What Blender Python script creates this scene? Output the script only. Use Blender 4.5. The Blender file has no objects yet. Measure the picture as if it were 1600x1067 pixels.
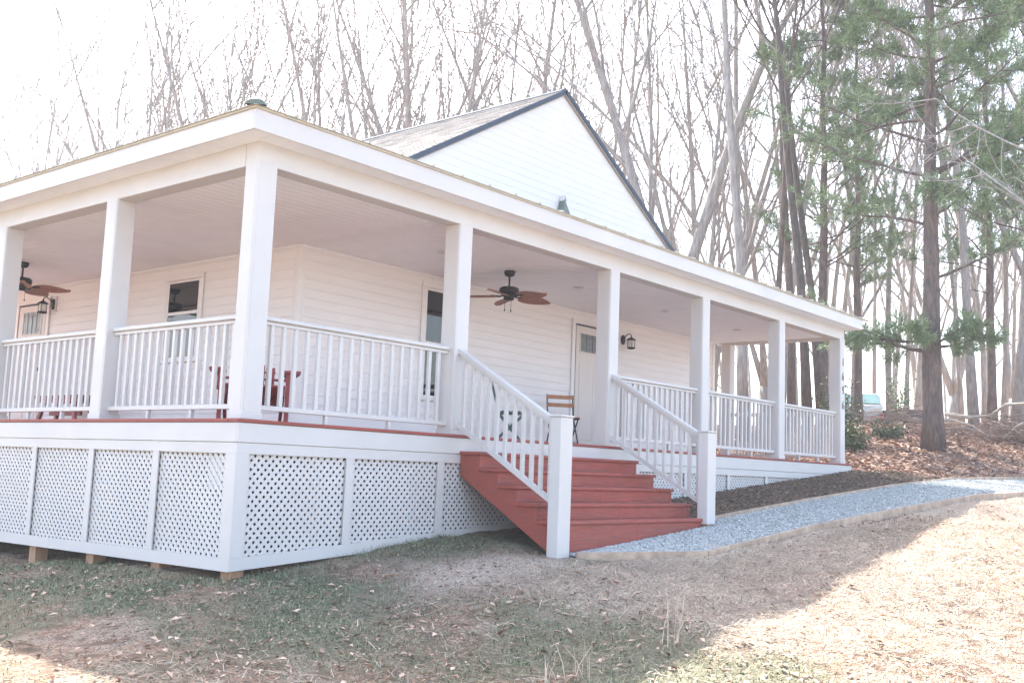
import bpy, bmesh, math, random
import numpy as np
from mathutils import Vector, Matrix, Quaternion

# ------------------------------------------------------------------ camera, light, exposure
scene = bpy.context.scene
rad = math.radians
CAM = Vector((-5.4428, -7.5591, -0.3614))
YAW, PITCH, ROLL, FPX = 0.8759, 0.1228, 0.0380, 1637.69
def make_camera():
    f = Vector((math.sin(YAW)*math.cos(PITCH), math.cos(YAW)*math.cos(PITCH), math.sin(PITCH)))
    s = Vector((math.cos(YAW), -math.sin(YAW), 0)); u = s.cross(f)
    c, sn = math.cos(ROLL), math.sin(ROLL)
    right = c*s + sn*u; up = -sn*s + c*u
    m = Matrix((right, up, -f)).transposed().to_4x4(); m.translation = CAM
    cd = bpy.data.cameras.new('camera'); co = bpy.data.objects.new('camera', cd)
    scene.collection.objects.link(co); co.matrix_world = m
    cd.sensor_width = 36; cd.lens = FPX/1600*36; cd.clip_start = .05; cd.clip_end = 2000
    scene.camera = co
make_camera()

SUN = Vector((0.44, 0.84, 1.0)).normalized()
SUN_EL = math.asin(SUN.z); SUN_AZ = math.atan2(SUN.x, SUN.y)
world = bpy.data.worlds.new('World'); scene.world = world; world.use_nodes = True
wn = world.node_tree.nodes; wl = world.node_tree.links
bg = wn['Background']
sky = wn.new('ShaderNodeTexSky'); sky.sky_type = 'NISHITA'; sky.sun_disc = False
sky.sun_elevation = SUN_EL; sky.sun_rotation = SUN_AZ
sky.air_density = 1.0; sky.dust_density = 3.0; sky.ozone_density = 0.0
wl.new(sky.outputs[0], bg.inputs[0]); bg.inputs[1].default_value = 0.15
sl = bpy.data.lights.new('sun', 'SUN'); sl.energy = 3.8; sl.angle = rad(0.9); sl.color = (1.0, .95, .88)
so = bpy.data.objects.new('sun', sl); scene.collection.objects.link(so)
so.rotation_euler = (-SUN).to_track_quat('-Z', 'Y').to_euler(); so.location = (10, 20, 30)
vs = scene.view_settings
vs.view_transform = 'Standard'; vs.look = 'None'; vs.gamma = 1; vs.use_curve_mapping = False
vs.exposure = 2.32
scene.cycles.use_denoising = True
scene.cycles.max_bounces = 8; scene.cycles.diffuse_bounces = 5
scene.cycles.transparent_max_bounces = 8

# ------------------------------------------------------------------ helpers
COL = scene.collection
RNG = random.Random(11)
WLOC = {}                                   # world location of every object built

def tag(o, label=None, cat=None, group=None, kind=None):
    if label: o['label'] = label
    if cat: o['category'] = cat
    if group: o['group'] = group
    if kind: o['kind'] = kind
    return o

def link(name, data, mat=None, parent=None, loc=(0, 0, 0)):
    """object with world location loc (parents are never rotated unless local=True users set it)"""
    o = bpy.data.objects.new(name, data); COL.objects.link(o)
    loc = Vector(loc); WLOC[o.name] = loc
    if parent is not None:
        o.parent = parent; o.location = loc - WLOC[parent.name]
    else:
        o.location = loc
    if mat is not None and data is not None and hasattr(data, 'materials') and len(data.materials) == 0:
        data.materials.append(mat)
    return o

def empty(name, loc=(0, 0, 0), parent=None):
    o = link(name, None, None, parent, loc); o.empty_display_size = .2
    return o

_boxes = {}
def box_mesh(sx, sy, sz, bev, mat):
    k = (round(sx, 4), round(sy, 4), round(sz, 4), bev, mat.name)
    if k in _boxes: return _boxes[k]
    bm = bmesh.new(); bmesh.ops.create_cube(bm, size=1)
    bmesh.ops.scale(bm, vec=(sx, sy, sz), verts=bm.verts)
    b = min(bev, .3*min(sx, sy, sz))
    if b > 0:
        bmesh.ops.bevel(bm, geom=list(bm.edges), offset=b, segments=1, affect='EDGES')
    me = bpy.data.meshes.new('box'); bm.to_mesh(me); bm.free(); me.materials.append(mat)
    _boxes[k] = me
    return me

def box(name, lo, hi, mat, parent=None, bev=.004):
    lo = Vector(lo); hi = Vector(hi); d = hi-lo
    return link(name, box_mesh(abs(d.x), abs(d.y), abs(d.z), bev, mat), mat, parent, (lo+hi)/2)

def mesh_obj(name, verts, faces, mat, parent=None, loc=(0, 0, 0), smooth=False, recalc=True):
    me = bpy.data.meshes.new(name); me.from_pydata([tuple(v) for v in verts], [], faces)
    if recalc:
        bm = bmesh.new(); bm.from_mesh(me); bmesh.ops.recalc_face_normals(bm, faces=bm.faces); bm.to_mesh(me); bm.free()
    if smooth: me.polygons.foreach_set('use_smooth', [True]*len(me.polygons))
    me.update()
    return link(name, me, mat, parent, loc)

def hexa(name, p, mat, parent=None, loc=(0, 0, 0)):
    """8 points: bottom 4 (ccw) then top 4"""
    f = [(0, 1, 2, 3), (4, 5, 6, 7), (0, 1, 5, 4), (1, 2, 6, 5), (2, 3, 7, 6), (3, 0, 4, 7)]
    return mesh_obj(name, p, f, mat, parent, loc)

def prism(name, poly, axis, a0, a1, mat, parent=None, bev=0.0):
    """extrude a 2D polygon along axis (0: poly=(y,z), 1: poly=(x,z), 2: poly=(x,y))"""
    def P(q, a):
        return (a, q[0], q[1]) if axis == 0 else (q[0], a, q[1]) if axis == 1 else (q[0], q[1], a)
    n = len(poly)
    v = [P(q, a0) for q in poly] + [P(q, a1) for q in poly]
    f = [tuple(range(n)), tuple(range(n, 2*n))] + [(i, (i+1) % n, n+(i+1) % n, n+i) for i in range(n)]
    return mesh_obj(name, v, f, mat, parent)

def beam(name, a, b, w, h, mat, parent=None, up=(0, 0, 1), bev=.003):
    """rectangular bar from a to b (world or local coords baked into the mesh)"""
    a = Vector(a); b = Vector(b); d = (b-a).normalized(); up = Vector(up)
    s = d.cross(up)
    if s.length < 1e-4: s = d.cross(Vector((1, 0, 0)))
    s.normalize(); u = s.cross(d)
    c = (a+b)/2
    pts = []
    for e in (a, b):
        for i, j in ((-1, -1), (1, -1), (1, 1), (-1, 1)):
            pts.append(e + s*(i*w/2) + u*(j*h/2) - c)
    base = Vector((0, 0, 0)) if parent is None else None
    return hexa(name, pts, mat, parent, c)

def tube_data(path, radii, n, verts, faces, cap=True):
    """append a tube along path to verts/faces"""
    base = len(verts); m = len(path)
    prev = None
    for i in range(m):
        if i == 0: d = path[1]-path[0]
        elif i == m-1: d = path[-1]-path[-2]
        else: d = path[i+1]-path[i-1]
        d = d.normalized()
        if prev is None:
            s = d.cross(Vector((0, 0, 1)))
            if s.length < .05: s = d.cross(Vector((1, 0, 0)))
        else:
            s = prev - d*prev.dot(d)
        s.normalize(); prev = s; u = d.cross(s)
        for k in range(n):
            t = 2*math.pi*k/n
            verts.append(path[i] + (s*math.cos(t) + u*math.sin(t))*radii[i])
    for i in range(m-1):
        for k in range(n):
            a = base+i*n+k; b = base+i*n+(k+1) % n
            faces.append((a, b, b+n, a+n))
    if cap:
        faces.append(tuple(base+k for k in range(n))[::-1]); faces.append(tuple(base+(m-1)*n+k for k in range(n)))

def tube(name, path, radii, mat, parent=None, n=8, loc=(0, 0, 0)):
    v, f = [], []
    path = [Vector(q) for q in path]
    if not isinstance(radii, (list, tuple)): radii = [radii]*len(path)
    tube_data(path, radii, n, v, f)
    return mesh_obj(name, v, f, mat, parent, loc, smooth=True, recalc=False)

def lathe(name, prof, mat, parent=None, loc=(0, 0, 0), n=20, axis='Z'):
    v, f = [], []
    for r, z in prof:
        for k in range(n):
            t = 2*math.pi*k/n
            v.append((r*math.cos(t), r*math.sin(t), z))
    for i in range(len(prof)-1):
        for k in range(n):
            a = i*n+k; b = i*n+(k+1) % n
            f.append((a, b, b+n, a+n))
    f.append(tuple(range(n))[::-1]); f.append(tuple((len(prof)-1)*n+k for k in range(n)))
    o = mesh_obj(name, v, f, mat, parent, loc, smooth=False)
    me = o.data
    me.polygons.foreach_set('use_smooth', [len(p.vertices) == 4 for p in me.polygons])
    return o

# ------------------------------------------------------------------ materials
def mat(name, color, rough=.6, var=.12, scale=8.0, bump=0.0, bscale=60.0, metal=0.0, spec=.5, island=0.0, stretch=None, color2=None, amount=.0, dirt=None):
    m = bpy.data.materials.new(name); m.use_nodes = True
    nt = m.node_tree; N = nt.nodes; L = nt.links
    b = N['Principled BSDF']
    b.inputs['Roughness'].default_value = rough; b.inputs['Metallic'].default_value = metal
    b.inputs['Specular IOR Level'].default_value = spec
    tc = N.new('ShaderNodeTexCoord'); src = tc.outputs['Object']
    geo = N.new('ShaderNodeNewGeometry')
    pos = geo.outputs['Position']
    if stretch:
        mp = N.new('ShaderNodeMapping'); mp.inputs['Scale'].default_value = stretch; L.new(pos, mp.inputs[0]); pos = mp.outputs[0]
    nz = N.new('ShaderNodeTexNoise'); nz.inputs['Scale'].default_value = scale; nz.inputs['Detail'].default_value = 6
    L.new(pos, nz.inputs['Vector'])
    mr = N.new('ShaderNodeMapRange'); mr.inputs[1].default_value = .25; mr.inputs[2].default_value = .75
    mr.inputs[3].default_value = 1-var; mr.inputs[4].default_value = 1+var
    L.new(nz.outputs[0], mr.inputs[0])
    val = mr.outputs[0]
    if island > 0:
        mr2 = N.new('ShaderNodeMapRange'); mr2.inputs[3].default_value = 1-island; mr2.inputs[4].default_value = 1+island
        L.new(geo.outputs['Random Per Island'], mr2.inputs[0])
        mu = N.new('ShaderNodeMath'); mu.operation = 'MULTIPLY'; L.new(val, mu.inputs[0]); L.new(mr2.outputs[0], mu.inputs[1]); val = mu.outputs[0]
    col = N.new('ShaderNodeRGB'); col.outputs[0].default_value = (*color, 1)
    cout = col.outputs[0]
    if color2:
        mx = N.new('ShaderNodeMix'); mx.data_type = 'RGBA'
        c2 = N.new('ShaderNodeRGB'); c2.outputs[0].default_value = (*color2, 1)
        L.new(cout, mx.inputs[6]); L.new(c2.outputs[0], mx.inputs[7])
        if island > 0:
            # a second random value from the island number
            fr = N.new('ShaderNodeMath'); fr.operation = 'MULTIPLY'; fr.inputs[1].default_value = 37.7
            L.new(geo.outputs['Random Per Island'], fr.inputs[0])
            f2 = N.new('ShaderNodeMath'); f2.operation = 'FRACT'; L.new(fr.outputs[0], f2.inputs[0])
            L.new(f2.outputs[0], mx.inputs[0])
        else:
            n2 = N.new('ShaderNodeTexNoise'); n2.inputs['Scale'].default_value = scale*.45; n2.inputs['Detail'].default_value = 4
            L.new(pos, n2.inputs['Vector'])
            m3 = N.new('ShaderNodeMapRange'); m3.inputs[1].default_value = .4; m3.inputs[2].default_value = .65; m3.inputs[4].default_value = amount or 1
            L.new(n2.outputs[0], m3.inputs[0]); L.new(m3.outputs[0], mx.inputs[0])
        cout = mx.outputs[2]
    vm = N.new('ShaderNodeVectorMath'); vm.operation = 'SCALE'
    L.new(cout, vm.inputs[0]); L.new(val, vm.inputs['Scale'])
    L.new(vm.outputs[0], b.inputs['Base Color'])
    if bump > 0:
        nb = N.new('ShaderNodeTexNoise'); nb.inputs['Scale'].default_value = bscale; nb.inputs['Detail'].default_value = 5
        L.new(pos, nb.inputs['Vector'])
        bp = N.new('ShaderNodeBump'); bp.inputs['Strength'].default_value = bump; bp.inputs['Distance'].default_value = .01
        L.new(nb.outputs[0], bp.inputs['Height']); L.new(bp.outputs[0], b.inputs['Normal'])
    return m

M = {}
M['white'] = mat('white_paint', (.60, .583, .56), .45, .05, 1.6, .12, 40)
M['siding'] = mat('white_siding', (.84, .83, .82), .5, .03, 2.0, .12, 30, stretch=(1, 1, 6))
M['gable'] = mat('white_siding_dimmed', (.66, .655, .65), .5, .03, 2.0, .1, 30, stretch=(1, 1, 6))  # same siding as the walls, colour darkened against the stronger light up here
M['trim'] = mat('white_window_trim', (.82, .81, .80), .45, .03, 3.0)
M['ceil'] = mat('ceiling_paint', (.90, .925, .96), .55, .04, 3.0, .05, 30)
M['lattice'] = mat('white_vinyl_lattice', (.60, .585, .565), .45, .05, 1.6)
M['red'] = mat('red_deck_stain', (.34, .072, .05), .6, .25, 7.0, .35, 50, stretch=(.6, 8, 8), color2=(.27, .082, .062), amount=.8)
M['redchair'] = mat('red_painted_wood', (.30, .055, .06), .45, .15, 9.0, .1, 60)
M['wood'] = mat('treated_lumber', (.46, .28, .17), .75, .2, 14.0, .3, 60, stretch=(1, 1, .2))
M['timber'] = mat('weathered_edging_timber', (.50, .38, .28), .8, .25, 9.0, .4, 50, color2=(.36, .27, .20), amount=.8)
M['black'] = mat('black_iron', (.012, .012, .013), .4, .1, 10, spec=.5)
M['fanblade'] = mat('woven_palm_blade', (.33, .17, .12), .65, .25, 22.0, .5, 90, stretch=(1, 1, 1))
M['door'] = mat('beige_door_paint', (.70, .66, .62), .45, .03, 4.0)
M['glass'] = mat('window_glass', (.015, .017, .02), .03, .1, 3.0, 0, spec=.8)
M['frost'] = mat('leaded_glass', (.16, .19, .20), .15, .3, 40.0, .4, 120, spec=.7)
M['lampglass'] = mat('seeded_lamp_glass', (.75, .75, .72), .2, .05, 20)
M['digit'] = mat('dark_metal_digit', (.05, .05, .06), .4, .1, 10)
M['drip'] = mat('tan_metal_trim', (.48, .43, .33), .55, .15, 6.0, metal=.05)
M['metalroof'] = mat('tan_metal_roof', (.46, .43, .36), .5, .1, 3.0, metal=.2)
M['capgreen'] = mat('grey_green_metal', (.14, .17, .14), .5, .25, 12.0, .2, 50, metal=.1)
M['rake'] = mat('dark_slate_trim', (.07, .09, .12), .9, .1, 8.0, spec=.15)
M['shingle'] = mat('grey_shingle', (.30, .27, .25), .9, .25, 30.0, .5, 150, island=0.0)
M['bark'] = mat('grey_bark', (.27, .245, .225), .9, .35, 5.0, .6, 12, stretch=(3, 3, .6), color2=(.36, .335, .305), amount=.8)
M['barkdark'] = mat('dark_ivy_bark', (.085, .07, .06), .95, .4, 6.0, .8, 12, stretch=(3, 3, .7), color2=(.13, .10, .085), amount=.8)
M['pinebark'] = mat('pine_bark', (.11, .085, .075), .95, .4, 7.0, .9, 14, stretch=(3, 3, .8), color2=(.17, .125, .10), amount=.8)
M['needles'] = mat('pine_needles', (.135, .21, .10), .55, .3, 3.0, island=.45, color2=(.22, .285, .135))
M['holly'] = mat('evergreen_leaves', (.05, .09, .035), .45, .3, 3.0, island=.4, color2=(.12, .14, .05))
M['deadleaf'] = mat('dead_leaves', (.38, .22, .155), .8, .25, 5.0, island=.5, color2=(.47, .34, .26))
M['straw'] = mat('dry_straw', (.58, .49, .38), .8, .2, 5.0, island=.4, color2=(.44, .34, .25))
M['grass'] = mat('winter_green_grass', (.15, .185, .095), .7, .25, 4.0, island=.45, color2=(.26, .25, .15))
M['gravel'] = mat('blue_grey_gravel', (.41, .435, .42), .85, .2, 12.0, .3, 80, island=.26, color2=(.48, .485, .46))
M['gravelbase'] = mat('gravel_bed', (.33, .345, .335), .9, .3, 45.0, .8, 90)
M['mulch'] = mat('dark_mulch', (.13, .09, .062), .95, .45, 25.0, .9, 70, color2=(.19, .135, .095), amount=.8)
M['mulchchip'] = mat('mulch_chips', (.13, .09, .062), .9, .3, 12.0, island=.55, color2=(.24, .17, .12))
M['brush'] = mat('grey_brush', (.26, .21, .18), .9, .3, 9.0, island=.4, color2=(.20, .13, .10))
M['palelog'] = mat('pale_dead_limb', (.45, .40, .34), .85, .25, 9.0, .4, 30)
M['carpaint'] = mat('pale_car_paint', (.62, .66, .66), .25, .03, 3.0)
M['carglass'] = mat('teal_car_glass', (.18, .32, .32), .08, .1, 3.0, spec=.8)
M['rubber'] = mat('tyre_rubber', (.02, .02, .02), .8, .1, 9.0)
M['redlamp'] = mat('red_plastic', (.55, .03, .05), .3, .1, 9.0)
M['trailer'] = mat('dark_trailer_steel', (.04, .045, .055), .6, .2, 6.0)
M['slatwood'] = mat('orange_wood_slat', (.42, .19, .08), .5, .2, 12.0, .2, 60)
M['greenmetal'] = mat('dark_green_metal', (.025, .075, .06), .4, .1, 10)

# ------------------------------------------------------------------ terrain
CP = np.array([(0,0,-1.40),(2.9,-1.45,-1.15),(5.85,-1.4,-.9),(13.4,-.2,-.22),(13.4,-3,-.33),(0,4,-1.48),(0,9,-1.45),(-6,6,-1.9),(-5.4,-7.5,-1.95),(-2,-4,-1.72),(2.5,-4,-1.5),(6,-4,-1.12),(10,-3.5,-.66),
 (4,-8,-1.75),(10,-8,-1.2),(17,-8,-.7),(16.5,-2.2,-.2),(24,-9,-.3),(19.3,.4,.5),(28,3.5,1.55),(20.6,2.7,.75),(30,6.4,1.5),(34.6,8.1,1.6),(17.8,-1.7,-.08),(22.5,-.9,.6),(31.4,1.7,1.75),(17,6,.45),(22,10,1.1),(13,12,-.1),(13,3,-.35),(5,14,-.5),(-4,16,-1.2),(-12,4,-2.3),(-12,-10,-2.6),(5,-16,-2.3),(20,-18,-1.5),(42,4,2.0),(45,20,2.0),(30,30,1.6),(10,35,.8),(-15,35,-.6),(-30,10,-2.3),(50,-12,1.2),(70,20,2.3),(60,60,2.3),(7,3,-.85),(9,1.2,-.62)], float)
def sstep(a, b, v): t = np.clip((v-a)/(b-a), 0, 1); return t*t*(3-2*t)
def _phi(r2): return .5*r2*np.log(r2+1e-9)
def _solve():
    n = len(CP); d2 = ((CP[:, None, :2]-CP[None, :, :2])**2).sum(-1)
    K = _phi(d2)+np.eye(n)*1.0; P = np.c_[np.ones(n), CP[:, :2]]
    return np.linalg.solve(np.block([[K, P], [P.T, np.zeros((3, 3))]]), np.r_[CP[:, 2], 0, 0, 0])
_S = _solve()
def G(x, y):
    x = np.asarray(x, float); y = np.asarray(y, float)
    r = np.sqrt((x-10)**2+(y-5)**2); k = np.where(r > 70, 70/np.maximum(r, 1e-6), 1.0)   # level off far away
    x = 10+(x-10)*k; y = 5+(y-5)*k
    d2 = (x[..., None]-CP[:, 0])**2+(y[..., None]-CP[:, 1])**2
    cut = .07*sstep(2.3, 3.2, x)*sstep(-.7, -1.1, y)*sstep(30, 20, x)      # path and lawn sit a little below the bed
    return _phi(d2)@_S[:-3]+_S[-3]+_S[-2]*x+_S[-1]*y-cut
def gz(x, y): return float(G(x, y))

_prs = np.random.RandomState(5)
_waves = [(_prs.uniform(.6, 6)*np.array([math.cos(a), math.sin(a)]), _prs.uniform(0, 6.28)) for a in _prs.uniform(0, 6.28, 26)]
def lump(x, y):
    s = 0*x
    for k, ph in _waves:
        s = s + np.sin(k[0]*x+k[1]*y+ph)/(1+np.hypot(*k))
    return s*.022
def vnoise(x, y, seed=0, f=1.0):
    """cheap smooth noise 0..1"""
    rs = np.random.RandomState(seed); s = 0*x; w = 0
    for o in range(4):
        for q in range(4):
            a = rs.uniform(0, 6.28); k = f*(2**o)*rs.uniform(.7, 1.4)
            s = s+np.sin(k*(x*math.cos(a)+y*math.sin(a))+rs.uniform(0, 6.28))/(1.6**o); w += 1/(1.6**o)
    return np.clip(.5+1.3*s/w*1.2, 0, 1)

def axis_coords(lo, hi, step, far):
    c = list(np.arange(lo, hi+step/2, step))
    d = step
    up = []; v = hi
    while v < far: d *= 1.22; v += d; up.append(v)
    d = step; dn = []; v = lo
    while v > -far: d *= 1.22; v -= d; dn.append(v)
    return np.array(dn[::-1]+c+up)

def zones(x, y):
    """ground cover weights: straw mat, green moss and grass, fallen leaves (woods)"""
    n1 = vnoise(x, y, 3, 1.3); n2 = vnoise(x, y, 8, .7); n3 = vnoise(x, y, 12, 2.2)
    dpath = -2.1-.08*np.clip(x-4, 0, 20)-y                        # distance outside the path edge
    straw = sstep(2.4, 0.2, np.abs(dpath-.35))*sstep(1.2, 2.8, x+.5*n1)*sstep(-.2, .3, dpath+.5)
    straw = np.maximum(straw, sstep(1.1, .2, np.hypot((x-1.9)/1.5, (y+1.4)/.9)))
    straw = np.maximum(straw, .75*sstep(5.5, 8.5, x-.9*(y+4))*sstep(-.6, -2.4, y))
    straw = np.clip(straw*(.55+.8*n1), 0, 1)
    green = sstep(2.2, .1, np.minimum(np.abs(y+.5)+np.clip(x-2.5, 0, 9), np.abs(x+.5)+np.clip(-y-1, 0, 9)*.6))*sstep(.25, .6, n2*.7+n3*.4)
    green = np.clip(np.maximum(green, sstep(.66, .85, n2)*.7)*(1-straw), 0, 1)
    green = green*sstep(14, 10, x)
    leaf = np.clip(sstep(-.1, .5, y+1.3+.19*np.clip(x-14.4, 0, 20))*sstep(13.3, 14.6, x) + sstep(13, 18, y) + sstep(22, 27, x), 0, 1)
    return straw*(1-leaf), green*(1-leaf), leaf

def build_ground():
    xs = axis_coords(-6, 22, .085, 420); ys = axis_coords(-7, 6, .085, 420)
    X, Y = np.meshgrid(xs, ys); Z = G(X, Y)
    near = sstep(60, 20, np.hypot(X-6, Y))
    Z = Z + (lump(X, Y)+.02*(vnoise(X, Y, 77, 9.0)-.5)*sstep(20, 12, np.hypot(X-4, Y+2)))*near
    nx, ny = len(xs), len(ys)
    me = bpy.data.meshes.new('ground')
    co = np.stack([X, Y, Z], -1).reshape(-1, 3)
    idx = np.arange(nx*ny).reshape(ny, nx)
    f = np.stack([idx[:-1, :-1], idx[:-1, 1:], idx[1:, 1:], idx[1:, :-1]], -1).reshape(-1, 4)
    me.vertices.add(len(co)); me.vertices.foreach_set('co', co.ravel())
    me.loops.add(f.size); me.loops.foreach_set('vertex_index', f.ravel())
    me.polygons.add(len(f)); me.polygons.foreach_set('loop_start', np.arange(0, f.size, 4)); me.polygons.foreach_set('loop_total', np.full(len(f), 4))
    me.update(calc_edges=True)
    me.polygons.foreach_set('use_smooth', [True]*len(f))
    s, g, l = zones(X.ravel(), Y.ravel())
    at = me.attributes.new('zone', 'FLOAT_COLOR', 'POINT')
    at.data.foreach_set('color', np.stack([s, g, l, np.ones_like(s)], -1).astype(np.float32).ravel())
    m = bpy.data.materials.new('lawn_soil'); m.use_nodes = True
    nt = m.node_tree; N = nt.nodes; L = nt.links; b = N['Principled BSDF']; b.inputs['Roughness'].default_value = .95
    b.inputs['Specular IOR Level'].default_value = .15
    geo = N.new('ShaderNodeNewGeometry'); a = N.new('ShaderNodeAttribute'); a.attribute_name = 'zone'
    sep = N.new('ShaderNodeSeparateColor'); L.new(a.outputs['Color'], sep.inputs[0])
    def noise(sc, det=6):
        n = N.new('ShaderNodeTexNoise'); n.inputs['Scale'].default_value = sc; n.inputs['Detail'].default_value = det
        L.new(geo.outputs['Position'], n.inputs['Vector']); return n.outputs[0]
    def ramp(src, a0, a1):
        r = N.new('ShaderNodeMapRange'); r.interpolation_type = 'SMOOTHSTEP'; r.inputs[1].default_value = a0; r.inputs[2].default_value = a1; L.new(src, r.inputs[0]); return r.outputs[0]
    def mix(fac, c1, c2):
        x = N.new('ShaderNodeMix'); x.data_type = 'RGBA'; L.new(fac, x.inputs[0])
        for i, c in ((6, c1), (7, c2)):
            if isinstance(c, tuple): x.inputs[i].default_value = (*c, 1)
            else: L.new(c, x.inputs[i])
        return x.outputs[2]
    soil = mix(ramp(noise(1.1), .42, .6), (.36, .275, .205), (.36, .19, .12))      # dry thatch, red clay
    soil = mix(ramp(noise(26), .42, .62), soil, (.43, .35, .265))
    soil = mix(ramp(noise(60), .5, .62), soil, (.12, .09, .07))  # fine dark specks painting the shade between bits of soil
    soil = mix(ramp(noise(6.5), .52, .62), soil, (.20, .14, .10))
    grn = mix(ramp(noise(24), .4, .6), (.10, .125, .07), (.22, .20, .135))
    stw = mix(ramp(noise(40), .4, .6), (.60, .50, .40), (.38, .29, .22))
    lf = mix(ramp(noise(9), .38, .6), (.30, .18, .125), (.20, .125, .09))
    lf = mix(ramp(noise(30), .45, .6), lf, (.36, .25, .18))
    c = mix(sep.outputs[1], soil, grn); c = mix(sep.outputs[0], c, stw); c = mix(sep.outputs[2], c, lf)
    L.new(c, b.inputs['Base Color'])
    bp = N.new('ShaderNodeBump'); bp.inputs['Strength'].default_value = 1.0; bp.inputs['Distance'].default_value = .05
    L.new(noise(38, 8), bp.inputs['Height']); L.new(bp.outputs[0], b.inputs['Normal'])
    o = link('ground', me, m); tag(o, kind='structure', label='sloping winter lawn of dry grass, moss and red soil')
build_ground()
def gzl(x, y): return float(G(x, y)+lump(np.float64(x), np.float64(y)))

# ------------------------------------------------------------------ house
E_, W_, HB, OV = .098, .2077, 2.296, .157
FB, FT = 2.500, 2.690                 # fascia bottom and top
D, HC = 2.678, 2.335                  # wall plane, ceiling height
XE = 13.234+W_                        # outer face of the end posts
LX = XE+E_                            # deck end
YB = 12.4                             # back end of the left porch
HX = 13.15                            # right wall of the house
house = empty('house', (7.9, 6.0, -1.0))
tag(house, 'white clapboard house with wraparound porch, lattice skirt and front gable', 'house')
def hp(name): return empty(name, WLOC[house.name], house)

# deck
deck = box('deck', (.03, .03, -.19), (LX-.03, YB, -.032), M['wood'], house, 0)
for lo, hi in (((-.004, -.004, -.03), (LX+.004, .14, 0)), ((-.004, .145, -.03), (.14, YB, 0)), ((LX-.14, .145, -.03), (LX+.004, D, 0))):
    box('deck_edge', lo, hi, M['red'], deck)
n = 18
for k in range(n):                                   # floor boards
    y0 = .15+k*(D-.15)/n
    box('deck_board', (.15, y0+.003, -.03), (LX-.15, y0+(D-.15)/n-.003, -.001), M['red'], deck, .002)
nb = 18
for k in range(nb):
    x0 = .15+k*(D-.15)/nb
    box('deck_board', (x0+.003, D+.01, -.03), (x0+(D-.15)/nb-.003, YB, -.001), M['red'], deck, .002)
# rim boards (white fascia under the deck edge)
box('rim_board', (.03-.022, .03-.022, -.203), (LX-.01, .03, -.033), M['white'], house)
box('rim_board', (.03-.022, .033, -.203), (.03, YB, -.033), M['white'], house)
box('rim_board', (LX-.032, .033, -.203), (LX-.01, D+.2, -.033), M['white'], house)

# lattice skirt
def zb_front(x): return -1.30+.069*x
def zb_left(y): return -1.30-.0095*y
def lattice(wallmap, s0, s1, ztop, zbf, name='lattice_panel'):
    """diagonal laths clipped to the opening s0..s1, zbf(s)..ztop"""
    poly = [(s0, zbf(s0)), (s1, zbf(s1)), (s1, ztop), (s0, ztop)]
    v, f = [], []
    pitch, lw, lt = .0555, .032, .0035
    for layer, sg in ((0, 1), (1, -1)):
        dx, dz = math.sqrt(.5), sg*math.sqrt(.5); nx_, nz_ = -dz, dx
        proj = [q[0]*nx_+q[1]*nz_ for q in poly]
        k = math.floor(min(proj)/pitch)
        while k*pitch < max(proj):
            off = (k+.5)*pitch; k += 1
            ts = []
            for i in range(4):
                a, b = poly[i], poly[(i+1) % 4]
                pa, pb = a[0]*nx_+a[1]*nz_-off, b[0]*nx_+b[1]*nz_-off
                if (pa < 0) != (pb < 0):
                    t = pa/(pa-pb); q = (a[0]+t*(b[0]-a[0]), a[1]+t*(b[1]-a[1])); ts.append(q[0]*dx+q[1]*dz)
            if len(ts) < 2: continue
            t0, t1 = min(ts), max(ts)
            if t1-t0 < .03: continue
            base = len(v)
            for nn in (layer*lt, layer*lt+lt):
                for t, e in ((t0, -1), (t1, -1), (t1, 1), (t0, 1)):
                    v.append(wallmap(dx*t+nx_*(off+e*lw/2), dz*t+nz_*(off+e*lw/2), -.012-nn))
            f += [(base, base+1, base+2, base+3), (base+7, base+6, base+5, base+4)]
            f += [(base+i, base+4+i, base+4+(i+1) % 4, base+(i+1) % 4) for i in range(4)]
    o = mesh_obj(name, v, f, M['lattice'], house, recalc=True)
    return o
front_map = lambda s, z, n: (s, .03-n, z)            # n outward
left_map = lambda s, z, n: (.03-n, s, z)
ZT = -.315
stiles_f = [1.312, 2.569, 3.82, 5.07, 6.33, 7.58, 8.84, 10.09, 11.35, 12.45]
def quadbar(name, mp, s0, s1, zb0, zb1, zt0, zt1, n0, n1):
    p = [mp(s0, zb0, n0), mp(s1, zb1, n0), mp(s1, zt1, n0), mp(s0, zt0, n0), mp(s0, zb0, n1), mp(s1, zb1, n1), mp(s1, zt1, n1), mp(s0, zt0, n1)]
    f = [(0, 1, 2, 3), (4, 5, 6, 7), (0, 1, 5, 4), (1, 2, 6, 5), (2, 3, 7, 6), (3, 0, 4, 7)]
    return mesh_obj(name, p, f, M['white'], house)
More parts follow.
